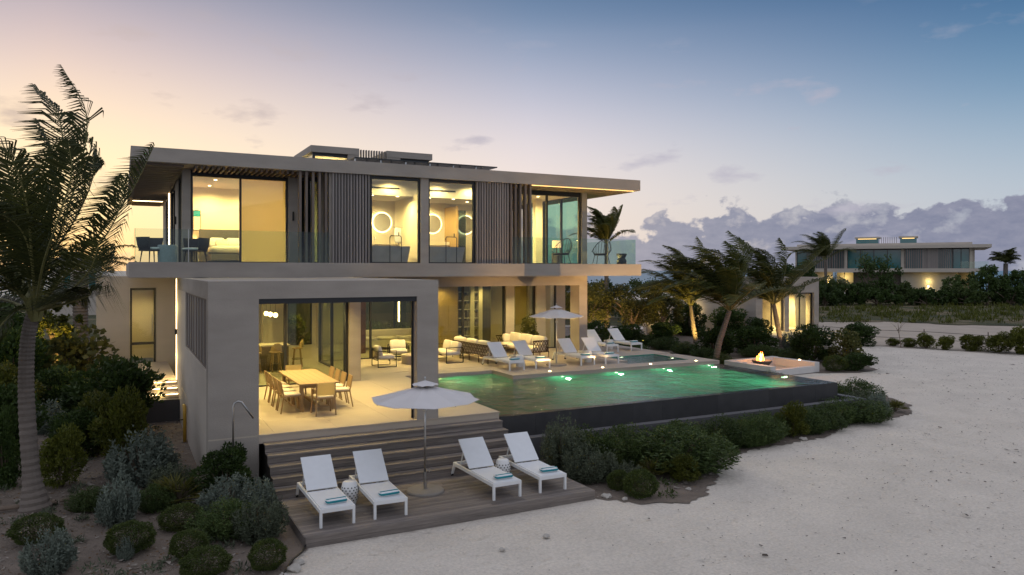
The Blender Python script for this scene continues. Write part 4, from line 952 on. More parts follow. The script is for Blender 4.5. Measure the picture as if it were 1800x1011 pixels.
def leaves(P, Dr, L, Wd, rg, fold=.25):
    """leaf blades: rhombus quads at P along Dr"""
    n = len(P); Dr = unit(Dr); side = unit(np.cross(Dr, unit(rg.normal(size=(n,3))))); nr = np.cross(Dr, side)
    L = np.broadcast_to(L, (n,))[:,None]; Wd = np.broadcast_to(Wd, (n,))[:,None]
    mid = P + Dr*L*.5 + nr*L*fold*rg.uniform(-.5,1,(n,1))*.5
    return np.stack([P, mid+side*Wd*.5, P+Dr*L, mid-side*Wd*.5], axis=1)
def crown_round(rg, n, leaf, aspect=.5, clumps=26, rough=.16, shell=.55, sparse=0.0, lumpy=.3):
    """unit crown: width 1, height 1, base at z=0, built from leafy clumps"""
    C = unit(rg.normal(size=(clumps,3)))
    rad = rg.uniform(.45, 1.0, (clumps,1)); C = C*rad*np.array([.40,.40,.45]); low = C[:,2] < -.05; C[low,2] = -.05-np.abs(C[low,2])*.9; C[low,:2] *= .95
    k = rg.integers(0, clumps, n); s_ = rg.uniform(.09, .09+lumpy*.4, clumps)[k][:,None]
    u = unit(rg.normal(size=(n,3))); P = C[k] + u*s_*rg.uniform(.55,1,(n,1))**.5
    out = unit(P + rg.normal(size=(n,3))*.02)
    P[:,2] = np.abs(P[:,2]+.44); P = P[P[:,2] > .012]; out = unit(P-np.array([0,0,.38])); n2 = len(P)
    Dr = out*.8 + rg.normal(size=(n2,3))*.6 + np.array([0,0,.35])
    return leaves(P, Dr, leaf*rg.uniform(.6,1.25,n2), leaf*aspect*rg.uniform(.7,1.2,n2), rg)
def crown_ball(rg, n, leaf):
    u = unit(rg.normal(size=(n,3))); bump_ = 1+.07*np.sin(u[:,0]*7+1)*np.sin(u[:,1]*6)+.06*np.sin(u[:,2]*8+u[:,0]*4)
    P = u*.47*bump_[:,None]*rg.uniform(.80,1.03,(n,1))**.6; P[:,2] += .47; P = P[P[:,2] > .02]; n2 = len(P)
    Dr = unit(P-np.array([0,0,.45]))+rg.normal(size=(n2,3))*.55
    return leaves(P, Dr, leaf*rg.uniform(.6,1.3,n2), leaf*.5, rg)
def crown_shoots(rg, shoots, per, leaf, spread=.46, up=1.0, aspect=.28, droop=.0, start=.04):
    """upright leafy shoots fanning from the base"""
    V = []; S_ = []
    for k in range(shoots):
        a = rg.uniform(0, 6.283); r_ = math.sqrt(rg.uniform(0,1)); tip = np.array([r_*spread*math.cos(a), r_*spread*math.sin(a), (1-.40*r_**2)*rg.uniform(.55,1.0)*up])
        base = np.array([tip[0]*.55, tip[1]*.55, 0]); t = rg.uniform(start, 1, per)
        P = base + (tip-base)*t[:,None] + np.stack([tip[0]*.25*np.sin(t*3.14), tip[1]*.25*np.sin(t*3.14), -droop*t**2], 1) + rg.normal(size=(per,3))*.012
        Dr = (tip-base)/np.linalg.norm(tip-base)*.8 + rg.normal(size=(per,3))*.75
        V.append(leaves(P, Dr, leaf*rg.uniform(.6,1.2,per)*(1.15-.4*t), leaf*aspect, rg)); S_.append((base, tip))
    return np.concatenate(V), S_
rgv = np.random.default_rng(21)
shrubs = {}
def shrub_proto(kind, v):
    key = (kind, v)
    if key in shrubs: return shrubs[key]
    rg = np.random.default_rng(100+sum(map(ord, kind))*7+v)
    if kind == 'D': V, m = crown_round(rg, 6500, .072, .5, 22, lumpy=.40), L_dark
    elif kind == 'G': V, m = crown_round(rg, 6000, .070, .42, 24, lumpy=.34), L_yel
    elif kind == 'L': V, m = crown_round(rg, 1900, .085, .85, 20, lumpy=.36), L_grape
    elif kind == 'B': V, m = crown_ball(rg, 6500, .055), L_ball
    elif kind == 'S': V, m = crown_shoots(rg, 110, 46, .095, .46, 1, .32)[0], L_silver
    elif kind == 'R': V, m = crown_shoots(rg, 130, 48, .085, .48, 1, .26)[0], L_rose
    elif kind == 'F': V, m = np.concatenate([crown_shoots(rg, 150, 36, .075, .5, 1, .26)[0], crown_round(rg, 3000, .055, .35, 40, lumpy=.2)]), L_green
    elif kind == 'P':
        V = []
        for k in range(26):
            a = rg.uniform(0,6.283); el = rg.uniform(.25,1.35); L_ = rg.uniform(.28,.5)
            dr = np.array([math.cos(a)*math.cos(el), math.sin(a)*math.cos(el), math.sin(el)]); hub = np.array([0,0,.12])+dr*L_*.62*np.array([1,1,1.3])
            sd_ = unit(np.cross(dr, np.array([0,0,1.0]))); 
            for q in range(13):
                th = R(-68+136*q/12); bd = dr*math.cos(th)+sd_*math.sin(th)+np.array([0,0,-.12*abs(th)])
                V.append(leaves(hub[None], bd[None], L_*.72, .028, rg, .1))
            V.append(leaves(np.array([[0,0,.08]]), (hub-np.array([0,0,.08]))[None], np.linalg.norm(hub)*.95, .016, rg, 0))
        V = np.concatenate(V); m = L_palm2
    _q = quads('foliage', V, m); me = _q.data; bpy.data.objects.remove(_q)
    st = MB()
    for k in range(9):
        a = rg.uniform(0,6.28); r_ = rg.uniform(.1,.3); st.tube([(0.02*math.cos(a),.02*math.sin(a),-.03),(r_*.5*math.cos(a),r_*.5*math.sin(a),.3),(r_*math.cos(a),r_*math.sin(a),.62)],[.018,.012,.005],5)
    sm = bpy.data.meshes.new('stems'); sm.from_pydata(st.v, [], st.f); sm.materials.append(M_stem)
    shrubs[key] = (me, sm); return shrubs[key]
NAMES = dict(D='leafy_shrub', G='leafy_shrub', L='sea_grape_shrub', B='clipped_shrub', S='silver_shrub', R='grey_shrub', F='spreading_shrub', P='fan_palm')
CATS = dict(D='shrub', G='shrub', L='shrub', B='shrub', S='shrub', R='shrub', F='shrub', P='fan palm')
def shrub(kind, x, y, w_, h_, label, i=0, z=-1.2, group=None):
    me, sm = shrub_proto(kind, i % 3)
    t = thing(NAMES[kind], label, CATS[kind], (x, y, z), rgv.uniform(0,6.28), group)
    t.scale = (w_*rgv.uniform(.88,1.16), w_*rgv.uniform(.88,1.16), h_)
    link('foliage', me, None, t); link('stem', sm, None, t); return t
SH = [
('D',-0.25,25.3,2.45,2.36,'large dark rounded bush left of the entrance steps'),
('L',-1.45,31.8,3.0,2.75,'loose leafy sea grape bush behind the big dark bush'),
('G',0.09,20.38,1.49,1.94,'yellow green bush in front of the large dark bush'),
('S',0.41,19.09,1.49,1.43,'large silver grey bush between the yellow green bush and pavilion'),
('S',-0.06,16.29,0.81,1.06,'upright silver grey bush beside the small fan palm'),
('G',-1.22,19.72,1.18,1.28,'dark green bush just right of the big palm trunk'),
('S',-1.92,26.47,1.24,1.12,'grey bush half hidden behind the big palm trunk'),
('D',-2.38,20.31,0.90,1.68,'dark bush at the left edge of the picture'),
('D',-3.43,31.62,2.41,3.09,'tall dark bush left behind the big palm trunk'),
('B',0.12,14.62,0.83,0.53,'clipped round bush with a grey sprig in the left foreground'),
('B',0.99,15.49,0.75,0.47,'clipped round bush in front of the fan palm'),
('B',1.01,13.89,0.60,0.46,'clipped round bush, upper one of the pair at bottom left'),
('B',1.19,12.94,0.73,0.45,'clipped round bush, lower one of the pair at the bottom edge'),
('B',2.12,12.73,0.65,0.49,'clipped round bush by the black edging near the sand'),
('F',1.70,14.70,1.18,0.69,'spreading green bush left of the wooden deck'),
('P',1.06,17.11,1.25,0.80,'small fan palm among the left garden bushes'),
('D',2.00,16.95,1.25,1.10,'glossy dark bush at the foot of the pavilion wall'),
('S',1.95,15.9,1.15,0.85,'grey green shoots bush below the shower pipe'),
('S',2.45,15.75,0.65,0.83,'narrow grey bush beside the lowest timber steps'),
('R',2.25,14.2,1.10,0.88,'dark rosemary like bush touching the left deck corner'),
('B',-1.35,15.90,0.82,0.50,'clipped bush at the foot of the big palm'),
('S',-1.05,14.12,0.87,0.85,'pale grey bush at the bottom left corner'),
('D',-4.17,42.22,2.43,2.19,'dark bush far behind the big palm'),
('S',0.05,14.25,0.30,0.42,'grey sprig growing against a clipped round bush'),
('R',9.62,15.75,1.20,1.42,'tall grey green bush right of the rightmost deck lounger'),
('R',9.65,14.55,1.16,0.95,'grey bush at the right corner of the wooden deck'),
('B',10.47,14.93,0.63,0.50,'small round bush, back one in front of the pool'),
('B',9.85,13.75,0.50,0.43,'small round bush, middle one beside the grey bush'),
('B',9.95,13.10,0.72,0.58,'largest clipped round bush near the sand edge before the pool'),
('P',11.05,14.10,0.75,0.66,'yellowish fan palm tuft among the bushes before the pool'),
('F',11.08,15.36,1.68,1.07,'broad green bush before the pool, leftmost of the green row'),
('F',12.15,14.45,2.30,1.26,'largest broad green bush before the pool, bulging to the sand'),
('F',14.72,15.74,1.57,0.90,'broad green bush before the pool, third in the row'),
('F',13.4,15.9,1.5,0.85,'broad green bush hard against the pool ledge'),
('F',16.06,15.72,1.63,0.92,'broad green bush before the pool, fourth in the row'),
('G',17.5,15.75,1.20,0.98,'yellow tipped bush before the pool, fifth in the row'),
('F',19.1,16.2,1.5,0.72,'low bush before the pool right of the yellow tipped one'),
('F',21.2,16.55,2.2,0.83,'broad low bush around the right end of the pool'),
('F',24.09,18.78,2.15,0.90,'rounded bush behind the far pool corner'),
('P',23.73,16.88,0.82,0.56,'small spiky plant at the far right bush tip'),
('S',22.6,16.7,0.75,0.90,'grey wispy bush beside the small spiky plant'),
('B',30.67,24.99,1.05,0.78,'small dark bush right of the fire pit'),
('D',31.91,24.75,1.66,0.87,'low dark bush on the sand right of the fire pit'),
('L',33.65,26.64,1.90,1.83,'sparse round leaved bush behind the fire pit bushes'),
('D',32.86,28.20,2.48,2.02,'dark bush in front of the guest house corner'),
('D',42.48,32.81,2.43,1.50,'dense dark bush standing alone by the wire fence'),
('D',33.07,32.62,2.9,1.45,'dense dark bush in front of the guest house windows'),
('D',30.17,32.71,2.01,1.74,'dark bush left of the leaning palm trunk'),
('S',36.16,32.65,1.38,1.33,'grey bush left of the guest house window'),
('D',37.6,43.6,3.0,2.4,'tall dark bush against the lit guest garden wall'),
('D',41.9,43.8,2.6,2.1,'dark bush between garden wall lamp and guest house'),
('D',31.96,39.64,2.27,1.44,'dark bush under the small lit palm'),
('F',30.29,39.61,2.09,0.79,'low hedge bush behind the farthest lounger'),
('F',29.76,36.75,1.97,0.77,'low hedge bush beyond the terrace, second'),
('F',29.26,34.21,1.86,0.73,'low hedge bush beyond the terrace, third'),
('F',28.73,31.94,1.71,0.69,'low hedge bush beyond the terrace beside the palm'),
('F',27.30,29.18,1.39,0.63,'low hedge bush between the palm and fire pit'),
('F',31.98,31.00,2.28,0.69,'low hedge bush behind the fire pit, left'),
('F',32.30,29.27,2.16,0.72,'low hedge bush behind the fire pit, right'),
('F',25.6,24.2,1.30,0.42,'low plants in front of the fire pit wall'),
('D',22.9,29.6,1.5,0.75,'low dark hedge at the right side of the terrace, near'),
('D',23.6,31.2,1.7,0.85,'low dark hedge at the right side of the terrace, middle'),
('D',24.6,33.2,1.9,0.95,'low dark hedge at the right side of the terrace, far'),
('D',20.6,33.0,2.2,1.5,'dark bush behind the corner column of the house'),
('D',24.2,36.5,2.6,1.8,'dark bush under the tall palm behind the house'),
('D',27.5,38.0,2.4,1.6,'dark bush in front of the sea grape trees'),
('G',44.12,31.59,1.10,0.55,'small fence shrub, first from the dense bush'),
('G',44.49,30.59,1.09,0.65,'small fence shrub, second from the dense bush'),
('G',44.78,29.71,1.21,0.89,'small fence shrub, third from the dense bush'),
('G',44.88,28.53,1.19,0.98,'small fence shrub, fourth from the dense bush'),
('G',45.80,27.46,1.59,1.12,'broad fence shrub, fifth from the dense bush'),
('G',46.34,26.16,1.69,1.13,'broad fence shrub, sixth from the dense bush'),
('G',46.58,25.02,1.66,1.87,'tall fence shrub at the right edge of the picture'),
('D',39.0,38.2,2.2,1.5,'dark bush right in front of the guest house pier'),
('F',10.4,15.9,1.5,0.95,'green bush between the tall grey bush and the pool ledge'),
('R',10.3,14.0,0.8,0.55,'low grey bush between the round bushes before the pool'),
('F',13.0,14.9,1.5,0.95,'green bush filling the bed behind the largest one'),
('G',11.6,13.6,1.0,0.6,'low yellowish bush at the foot of the largest green bush'),
('F',15.4,15.55,1.3,0.75,'low green bush between the third and fourth of the row'),
('F',16.9,16.1,1.3,0.85,'green bush behind the yellow tipped one'),
('F',18.3,15.95,1.3,0.75,'green bush just right of the yellow tipped one'),
('F',20.2,16.45,1.4,0.75,'low green bush close to the pool wall end'),
('R',22.9,17.6,1.3,0.8,'grey green bush at the trough corner'),
('G',-0.55,23.0,1.6,1.5,'yellowish bush below the large dark rounded bush'),
('D',-1.0,22.6,1.5,1.3,'dark bush left of the yellowish bush'),
('R',0.95,18.1,0.9,0.75,'grey bush behind the fan palm'),
('D',-2.9,23.6,2.0,2.0,'dark bush behind the bush at the left edge'),
('F',0.6,16.9,0.8,0.55,'low green bush between silver bush and fan palm'),
('F',-0.55,17.6,0.9,0.5,'low green bush right of the palm base'),
('G',-3.2,27.8,2.2,1.9,'yellowish bush left behind the palm trunk'),
('D',-1.9,29.3,2.0,1.7,'dark bush below the loose sea grape bush'),
('D',-7.5,36.0,3.6,3.4,'tall dark bush beyond the left garden'),
('D',-6.0,44.0,3.6,3.4,'dark bush far left under the shaggy palm'),
('F',12.0,39.3,2.6,2.2,'garden plants seen through the living room rear window'),
('P',12.9,38.9,2.4,2.6,'dark plants seen through the living room rear window'),
('G',7.9,39.4,2.2,2.4,'garden plants seen through the kitchen rear window'),
('G',14.2,40.4,2.6,2.3,'yellow green bush seen through the living room rear window'),('D',10.2,40.4,2.6,2.6,'dark bush behind the living room rear wall'),
]
for i, a in enumerate(SH): shrub(*a, i=i)
# potted plant on the covered terrace
pt = thing('potted_plant', 'dark leafy potted plant before the bright curtain', 'plant', (16.45, 30.0, 0))
MB().lathe([(0,.02),(.2,.0),(.26,.42),(.22,.42),(.2,.35),(0,.35)], 18).build('pot', M_rattan, pt)
_me = shrub_proto('L', 1)[0]; _o = link('foliage', _me, None, pt); _o.location = (0,0,.3); _o.scale = (.95,.95,1.35)

# ---- trees with trunk, limbs and leaf clusters
def tree(label, x, y, w_, h_, mat, seed, trunk_h=.35, n=5200, leaf=.16, z=-1.2, group=None, cat='tree', name='sea_grape_tree'):
    rg = np.random.default_rng(seed); t = thing(name, label, cat, (x,y,z), 0, group)
    th = h_*trunk_h; m = MB(); tips = []
    m.tube([(0,0,-.1),(.06,.03,th*.5),(.02,.05,th)], [.16,.12,.10], 8)
    for k in range(9):
        a = 6.283*k/9+rg.uniform(-.3,.3); r_ = rg.uniform(.25,.48)*w_; zz = rg.uniform(th+.2, h_*.9)
        mid = (r_*.45*math.cos(a), r_*.45*math.sin(a), th+(zz-th)*.45+rg.uniform(0,.2)); tip = (r_*math.cos(a), r_*math.sin(a), zz)
        m.tube([(.02,.05,th*rg.uniform(.6,1)), mid, tip], [.075,.05,.015], 6); tips.append(tip)
    m.build('trunk', M_bark2, t)
    cl = 30; C = []
    for k in range(cl):
        a = rg.uniform(0,6.283); u = rg.uniform(0,1); r_ = math.sqrt(rg.uniform(.05,1))*w_*.46*(1-.55*abs(u-.4)); C.append((r_*math.cos(a), r_*math.sin(a), th*1.0+(h_-th)*u*.92))
    C = np.array(C+tips); k = rg.integers(0, len(C), n); s_ = rg.uniform(.10,.24,len(C))[k][:,None]*min(w_,h_)*.8
    P = C[k]+unit(rg.normal(size=(n,3)))*s_*rg.uniform(.3,1,(n,1)); 
    V = leaves(P, rg.normal(size=(n,3))+np.array([0,0,.2]), leaf*rg.uniform(.6,1.2,n), leaf*.75*rg.uniform(.7,1.1,n), rg)
    quads('crown', V, mat, t); return t
G_ = 'sea grape trees beside the house'
tree('sea grape tree nearest the house corner, behind the palm trunk', 28.4, 43.4, 3.6, 4.2, L_grape, 1, group=G_)
tree('broad sea grape tree with pale lit branches', 31.5, 42.4, 4.4, 3.7, L_grape, 2, group=G_)
tree('sea grape tree left of the guest house', 35.0, 43.6, 3.4, 3.2, L_grape, 3, group=G_)
tree('sea grape tree seen between the house columns', 24.6, 41.0, 3.2, 4.4, L_grape, 4, group=G_)
tree('small tree lit yellow from below behind the entrance wall', -2.9, 42.5, 2.4, 3.9, L_yel, 5, .3, name='small_tree')
lamp('SPOT', (-2.7, 40.3, -1.0), 900, (1,.62,.16), .1, 110, .6, (-2.8, 42.5, 1.6))
lamp('SPOT', (30.6, 40.0, -1.0), 900, (1,.58,.20), .1, 120, .6, (31.3, 42.6, 1.2)); lamp('SPOT', (27.6, 40.3, -1.0), 700, (1,.62,.16), .1, 120, .6, (28.2, 43.2, 1.2)); lamp('SPOT', (24.2, 38.4, -1.0), 420, (1,.66,.18), .1, 120, .6, (24.6, 41.0, 1.2))
FT = [(88.2,72.4,5.5,3.6),(90.3,71.3,5.5,3.0),(93.7,69.6,6.4,7.0),(96.2,68.3,5.6,3.2),(98.8,66.9,5.8,2.2),(101.4,65.6,5.8,2.2),(104.4,64.1,6.0,4.2),(107.5,62.4,5.2,5.6),(110.4,60.9,5.6,5.0),(112.5,58.5,6.0,6.0),(86.0,75.0,5.0,6.2),(83.0,75.4,5.6,5.6),(80.0,78,6,4.6),(84.5,70.5,5,3.0),(97.5,64.5,6,2.2),(103,62,6,2.2),(91.5,67.5,6,2.4),(108,59.5,6,2.6)]
FL = ['left end of the far hedge before the distant house','far hedge below the lit distant windows','tallest tree before the distant house','far hedge right of the tallest tree','far hedge below the distant wall light, left','far hedge below the distant wall light, right','tree at the right end of the distant house','tree just right of the distant house','tree under the far right palm','tree at the right picture edge far away','tree left of the distant house roof','tree above the guest house roof','tree behind the palms left of guest house','low scrub left before the distant house','low scrub beneath the distant wall','low scrub right before the distant house','low scrub under the tallest far tree','low scrub at the far right']
for k, ((x, y, w_, h_), lb_) in enumerate(zip(FT, FL)):
    tree('dark ' + lb_, x, y, w_, h_, L_dark if k % 3 else L_green, 40+k, .12, 3600, .34, group='dark trees around the distant house', name='dark_tree')
for k, (x, y, w_, h_, lb_) in enumerate(((38,60,5,3.6,'left of the guest house, nearest'),(43,63,5.5,3.8,'behind the guest garden wall'),(48,62,5,4.0,'behind the guest house roof'),(54,60,5.5,4.2,'right behind the guest house'),(33,57,5,3.4,'behind the sea grape trees'),(28,56,5,3.6,'behind the rear house corner'),(59,57,5,3.4,'right of the guest house pier'),(63,62,6,4.2,'far behind the dense fence bush'))):
    tree('dark coastal tree ' + lb_, x, y, w_, h_, L_dark if k % 2 else L_green, 90+k, .15, 3600, .24, group='dark coastal trees behind the guest house', name='dark_tree')
# dark trees beyond the left garden and behind the house
for k, (x, y, w_, h_, lb_) in enumerate(((-7.5,60,6,5.6,'dark tree right of the far left house'), (-13,62,7,6.4,'tall dark tree far left behind the palm fronds'), (-19,58,7,6.4,'dark tree beyond the left picture edge'), (-9.5,46,5,4.4,'dark tree far left behind the big palm crown'), (-13.5,42,5.5,5.0,'dark tree at the far left edge of the picture'), (21.5,44.5,4,3.9,'dark tree behind the rear right house corner'))):
    tree(lb_, x, y, w_, h_, L_dark, 70+k, .2, 4200, .2, name='dark_tree')

# ---- coconut palms
def catmull(pts, n):
    P = np.array(pts, float); P = np.vstack([2*P[0]-P[1], P, 2*P[-1]-P[-2]]); out = []
    m = len(P)-3
    for i in range(n+1):
        u = i/n*m; k = min(int(u), m-1); t = u-k; a, b, c, d_ = P[k:k+4]
        out.append(.5*((2*b)+(-a+c)*t+(2*a-5*b+4*c-d_)*t*t+(-a+3*b-3*c+d_)*t**3))
    return np.array(out)
WIND = np.array([-.887,.462,0.0])
def frond(pts, parent, mat, rg, leaf_len=.75, n=58, wind=.35, width=.04, stalk=.14):
    C = catmull(pts, 40); T = unit(np.gradient(C, axis=0)); MB().tube([tuple(p) for p in C[::2]], list(np.linspace(.028,.004,len(C[::2]))), 5, caps=False)
    m = MB().tube([tuple(p) for p in C[::2]], list(np.linspace(.030,.004,len(C[::2]))), 5, caps=False)
    V = []
    t = np.linspace(stalk, .995, n)
    for sgn in (-1,1):
        tt = t+rg.uniform(-.004,.004,n); idx = np.clip((tt*40).astype(int),0,40); P = C[idx]+(C[np.minimum(idx+1,40)]-C[idx])*((tt*40)%1)[:,None]; Tt = T[idx]
        up = unit(np.array([0,0,1.0])-Tt*Tt[:,2:3]); sd_ = np.cross(Tt, up)*sgn
        L = leaf_len*np.sin(np.clip((tt-stalk)/(1-stalk)*.86+.12,0,1)*np.pi)**.7*rg.uniform(.8,1.1,n)
        d0 = unit(sd_*.85+Tt*.55+up*.15+WIND*wind*.6+rg.normal(size=(n,3))*.07); d1 = unit(d0*.55+WIND*wind+np.array([0,0,-.58])+Tt*.2)
        wv = np.cross(d0, Tt); wv = unit(np.cross(d0, wv))*width*.5
        A = P; B = P+d0*L[:,None]*.5; Cc = B+d1*L[:,None]*.5
        V.append(np.stack([A-wv*.6, A+wv*.6, B+wv, B-wv],1)); V.append(np.stack([B-wv, B+wv, Cc+wv*.12, Cc-wv*.12],1))
    V = np.concatenate(V)
    o = quads('frond', V, mat, parent); m.build('rachis', M_rachis, o); return o
def trunk(parent, pts, r0, r1, rings=26, mat=M_bark, flare=1.7):
    C = catmull(pts, rings*2); rad = []
    for i in range(len(C)):
        t = i/(len(C)-1); rad.append((r0+(r1-r0)*t)*(1+(flare-1)*max(0,1-t*6)**1.5)*(1.06 if i % 2 else .955))
    return MB().tube([tuple(p) for p in C], rad, 14).build('trunk', mat, parent, smooth=False)
rgp = np.random.default_rng(5)
bp = thing('coconut_palm', 'tall wind blown coconut palm in the left foreground with curved trunk', 'palm tree', (-1.58,18.13,-1.2), 0, 'coconut palms')
off = np.array([-1.58,18.13,-1.2])
trunk_ = trunk(bp, [np.array(p)-off for p in ((-1.56,18.13,-1.35),(-1.66,18.18,-0.3),(-1.73,18.21,.84),(-1.74,18.22,1.66),(-1.70,18.19,2.36),(-1.58,18.13,2.95))], .17, .125, flare=2.1, rings=40)
FR = [
[(-1.24,17.95,4.1),(-.77,17.71,5.74),(-.65,17.65,6.9),(-1.07,17.64,7.8)],
[(-1.42,18.39,4.23),(-1.14,18.47,5.8),(-1.18,18.6,6.91),(-1.64,18.84,7.63)],
[(-1.0,18.17,3.76),(-.31,18.04,4.6),(.22,17.87,5.45),(.62,17.77,6.38)],
[(-1.05,17.41,3.53),(-.48,16.66,4.08),(-.09,16.23,4.73),(.05,16.04,5.48)],
[(-1.57,19.03,4.37),(-1.45,19.53,5.53),(-.74,19.5,6.59),(-.42,19.44,6.09)],
[(-1.77,17.89,4.1),(-1.88,17.61,4.98),(-2.0,17.45,5.74),(-2.36,17.41,6.15)],
[(-1.97,18.9,3.76),(-2.29,19.52,4.62),(-2.61,20.02,5.52),(-3.1,20.5,5.92)],
[(-1.9,17.73,3.41),(-2.27,17.36,3.75),(-2.58,17.07,3.64),(-2.82,16.97,3.02)],
[(-1.56,17.22,4.08),(-1.59,16.56,5.02),(-1.77,16.2,5.7),(-2.11,16.15,6.08)],
[(-1.19,18.83,3.14),(-.74,19.5,3.37),(-.41,20.0,3.63),(-.23,20.36,4.31)],
[(-2.12,19.31,3.02),(-2.66,20.39,2.99),(-3.09,21.17,2.58),(-3.36,21.54,1.76)],
[(-1.11,16.88,3.09),(-.78,15.91,3.38),(-.48,15.08,3.75),(-.34,14.55,4.23)],
[(-1.35,16.88,3.75),(-1.04,15.82,4.57),(-.79,15.24,5.35),(-.82,15.03,5.91)],
[(-1.81,19.38,3.39),(-2.04,20.63,4.16),(-2.17,21.37,5.13),(-2.47,21.98,6.0)],
[(-1.5,18.0,4.0),(-1.3,17.8,5.0),(-1.2,17.7,5.9),(-1.5,17.75,6.7)],
[(-1.35,18.5,3.9),(-.9,18.8,4.8),(-.6,18.9,5.6),(-.55,19.0,6.2)],
[(-1.86,17.83,2.9),(-2.15,17.48,2.5),(-2.32,17.34,1.95),(-2.4,17.27,1.4)]]
for f_ in FR: frond([np.array((-1.58,18.13,2.85))-off]+[np.array(p)-off for p in f_], bp, L_palm3, rgp, 1.0, 84, .46, .034)
for k_, f_ in enumerate(FR[5:12]):
    j_ = rgp.normal(size=3)*.16
    frond([np.array((-1.58,18.13,2.85))-off]+[(np.array((-1.58,18.13,2.85))+(np.array(p)-np.array((-1.58,18.13,2.85)))*.86+j_*(q_+1)*.6+WIND*.05*(q_+1)**2-np.array([0,0,.045])*(q_+1)**2)-off for q_, p in enumerate(f_)], bp, L_palm3, rgp, .95, 76, .46, .034)
for k in range(9):
    a = k*.7; MB().bar((.1*math.cos(a),.1*math.sin(a),3.85),(.2*math.cos(a),.2*math.sin(a),4.35),.09,.03).build('leaf_base', M_rachis, bp)
def palm(label, base, top, nf, L_, seed, mat, wind=.9, r0=.17, r1=.12, up=1.0, leaf=.7, bend=.15):
    rg = np.random.default_rng(seed); b_ = np.array(base, float); t = thing('coconut_palm', label, 'palm tree', tuple(b_), 0, 'coconut palms')
    c = np.array(top, float)-b_; trunk(t, [np.array((0,0,-.15)), c*.35+np.array((-bend*.5,0,0)), c*.7+np.array((-bend*.3,0,0)), c], r0, r1)
    for k in range(nf):
        a = 6.283*k/nf+rg.uniform(-.25,.25); el = R(rg.uniform(30,86))*up
        d_ = np.array([math.cos(a)*math.cos(el), math.sin(a)*math.cos(el), math.sin(el)]); p = c.copy(); pts = [p.copy()]; l_ = L_*rg.uniform(.75,1.1)
        for q in range(6):
            d_ = unit(d_+WIND*wind*.13*(.4+q*.28)+np.array([0,0,-.05-.055*q])); p = p+d_*l_/6; pts.append(p.copy())
        frond(pts, t, mat, rg, leaf, 58, wind*.75, .055)
    return t
palm('leaning coconut palm at the terrace end by the pool corner', (27.09,29.39,-1.2), (27.75,29.05,1.6), 30, 4.6, 11, L_palm, 1.15, bend=.25, leaf=1.1)
palm('coconut palm behind the fire pit before the guest house', (35.79,32.86,-1.2), (35.2,33.11,1.6), 28, 4.6, 12, L_palm, 1.05, leaf=1.1)
palm('smaller coconut palm lit yellow from below near the guest wall', (34.0,38.6,-1.2), (33.7,38.9,1.3), 28, 4.8, 13, L_palm2, 1.1, leaf=1.1)
palm('tall coconut palm rising behind the right balcony', (30.02,43.38,-1.2), (30.02,43.38,5.5), 24, 3.0, 14, L_palm, .8, .17, .13, 1.1, bend=0)
palm('wind bent coconut palm in front of the distant house', (92.5,76.8,-1.2), (92.3,76.9,5.2), 22, 5.5, 15, L_palm, 1.1, .25, .2, leaf=1.5)
palm('palm far right beyond the distant house', (118.5,66.0,-1.2), (118.5,66.0,4.7), 26, 2.6, 16, L_palm, .1, .35, .30, .9, leaf=1.2)
palm('shaggy palm left of the entrance wall', (-2.1,52.0,-1.2), (-2.2,52.0,3.6), 18, 3.4, 17, L_palm2, .3, .42, .40, .75, leaf=.7)
lamp('SPOT', (33.4,37.2,-1.0), 900, (1,.66,.16), .1, 120, .6, (33.6,38.9,2.0)); lamp('SPOT', (35.4,31.6,-1.0), 320, (1,.6,.2), .1, 80, .6, (35.3,33.0,1.5))
# bare sapling by the fence
sp = thing('bare_sapling', 'thin leafless sapling standing by the wire fence', 'tree', (43.6,30.6,-1.18)); m = MB().tube([(0,0,0),(-.08,.03,.6),(-.2,.05,1.15)],[.03,.022,.014],6)
for k in range(7):
    a = random.uniform(0,6.28); m.tube([(-.16,.04,.85+.05*k),(-.16+.3*math.cos(a),.04+.3*math.sin(a),1.2+.05*k),(-.16+.6*math.cos(a),.04+.6*math.sin(a),1.35+.06*k)],[.012,.008,.003],5)
m.build('trunk', M_bark2, sp)
# wire fence
fc = thing('wire_fence', 'low wire fence on thin posts along the sandy track', 'fence', (45.5,29,-1.2))
fpts = [(43.0,36.5),(43.9,33.2),(45.0,30.0),(46.3,26.8),(47.6,23.5)]
for x, y in fpts: MB().tube([(x-45.5,y-29,0),(x-45.5,y-29,1.15)], .03, 6).build('post', M_bark2, fc)
for z in (1.0,.55): MB().tube([(x-45.5,y-29,z-(.06 if k % 2 else 0)) for k, (x, y) in enumerate(fpts)], .014, 5).build('wire', M_black, fc)

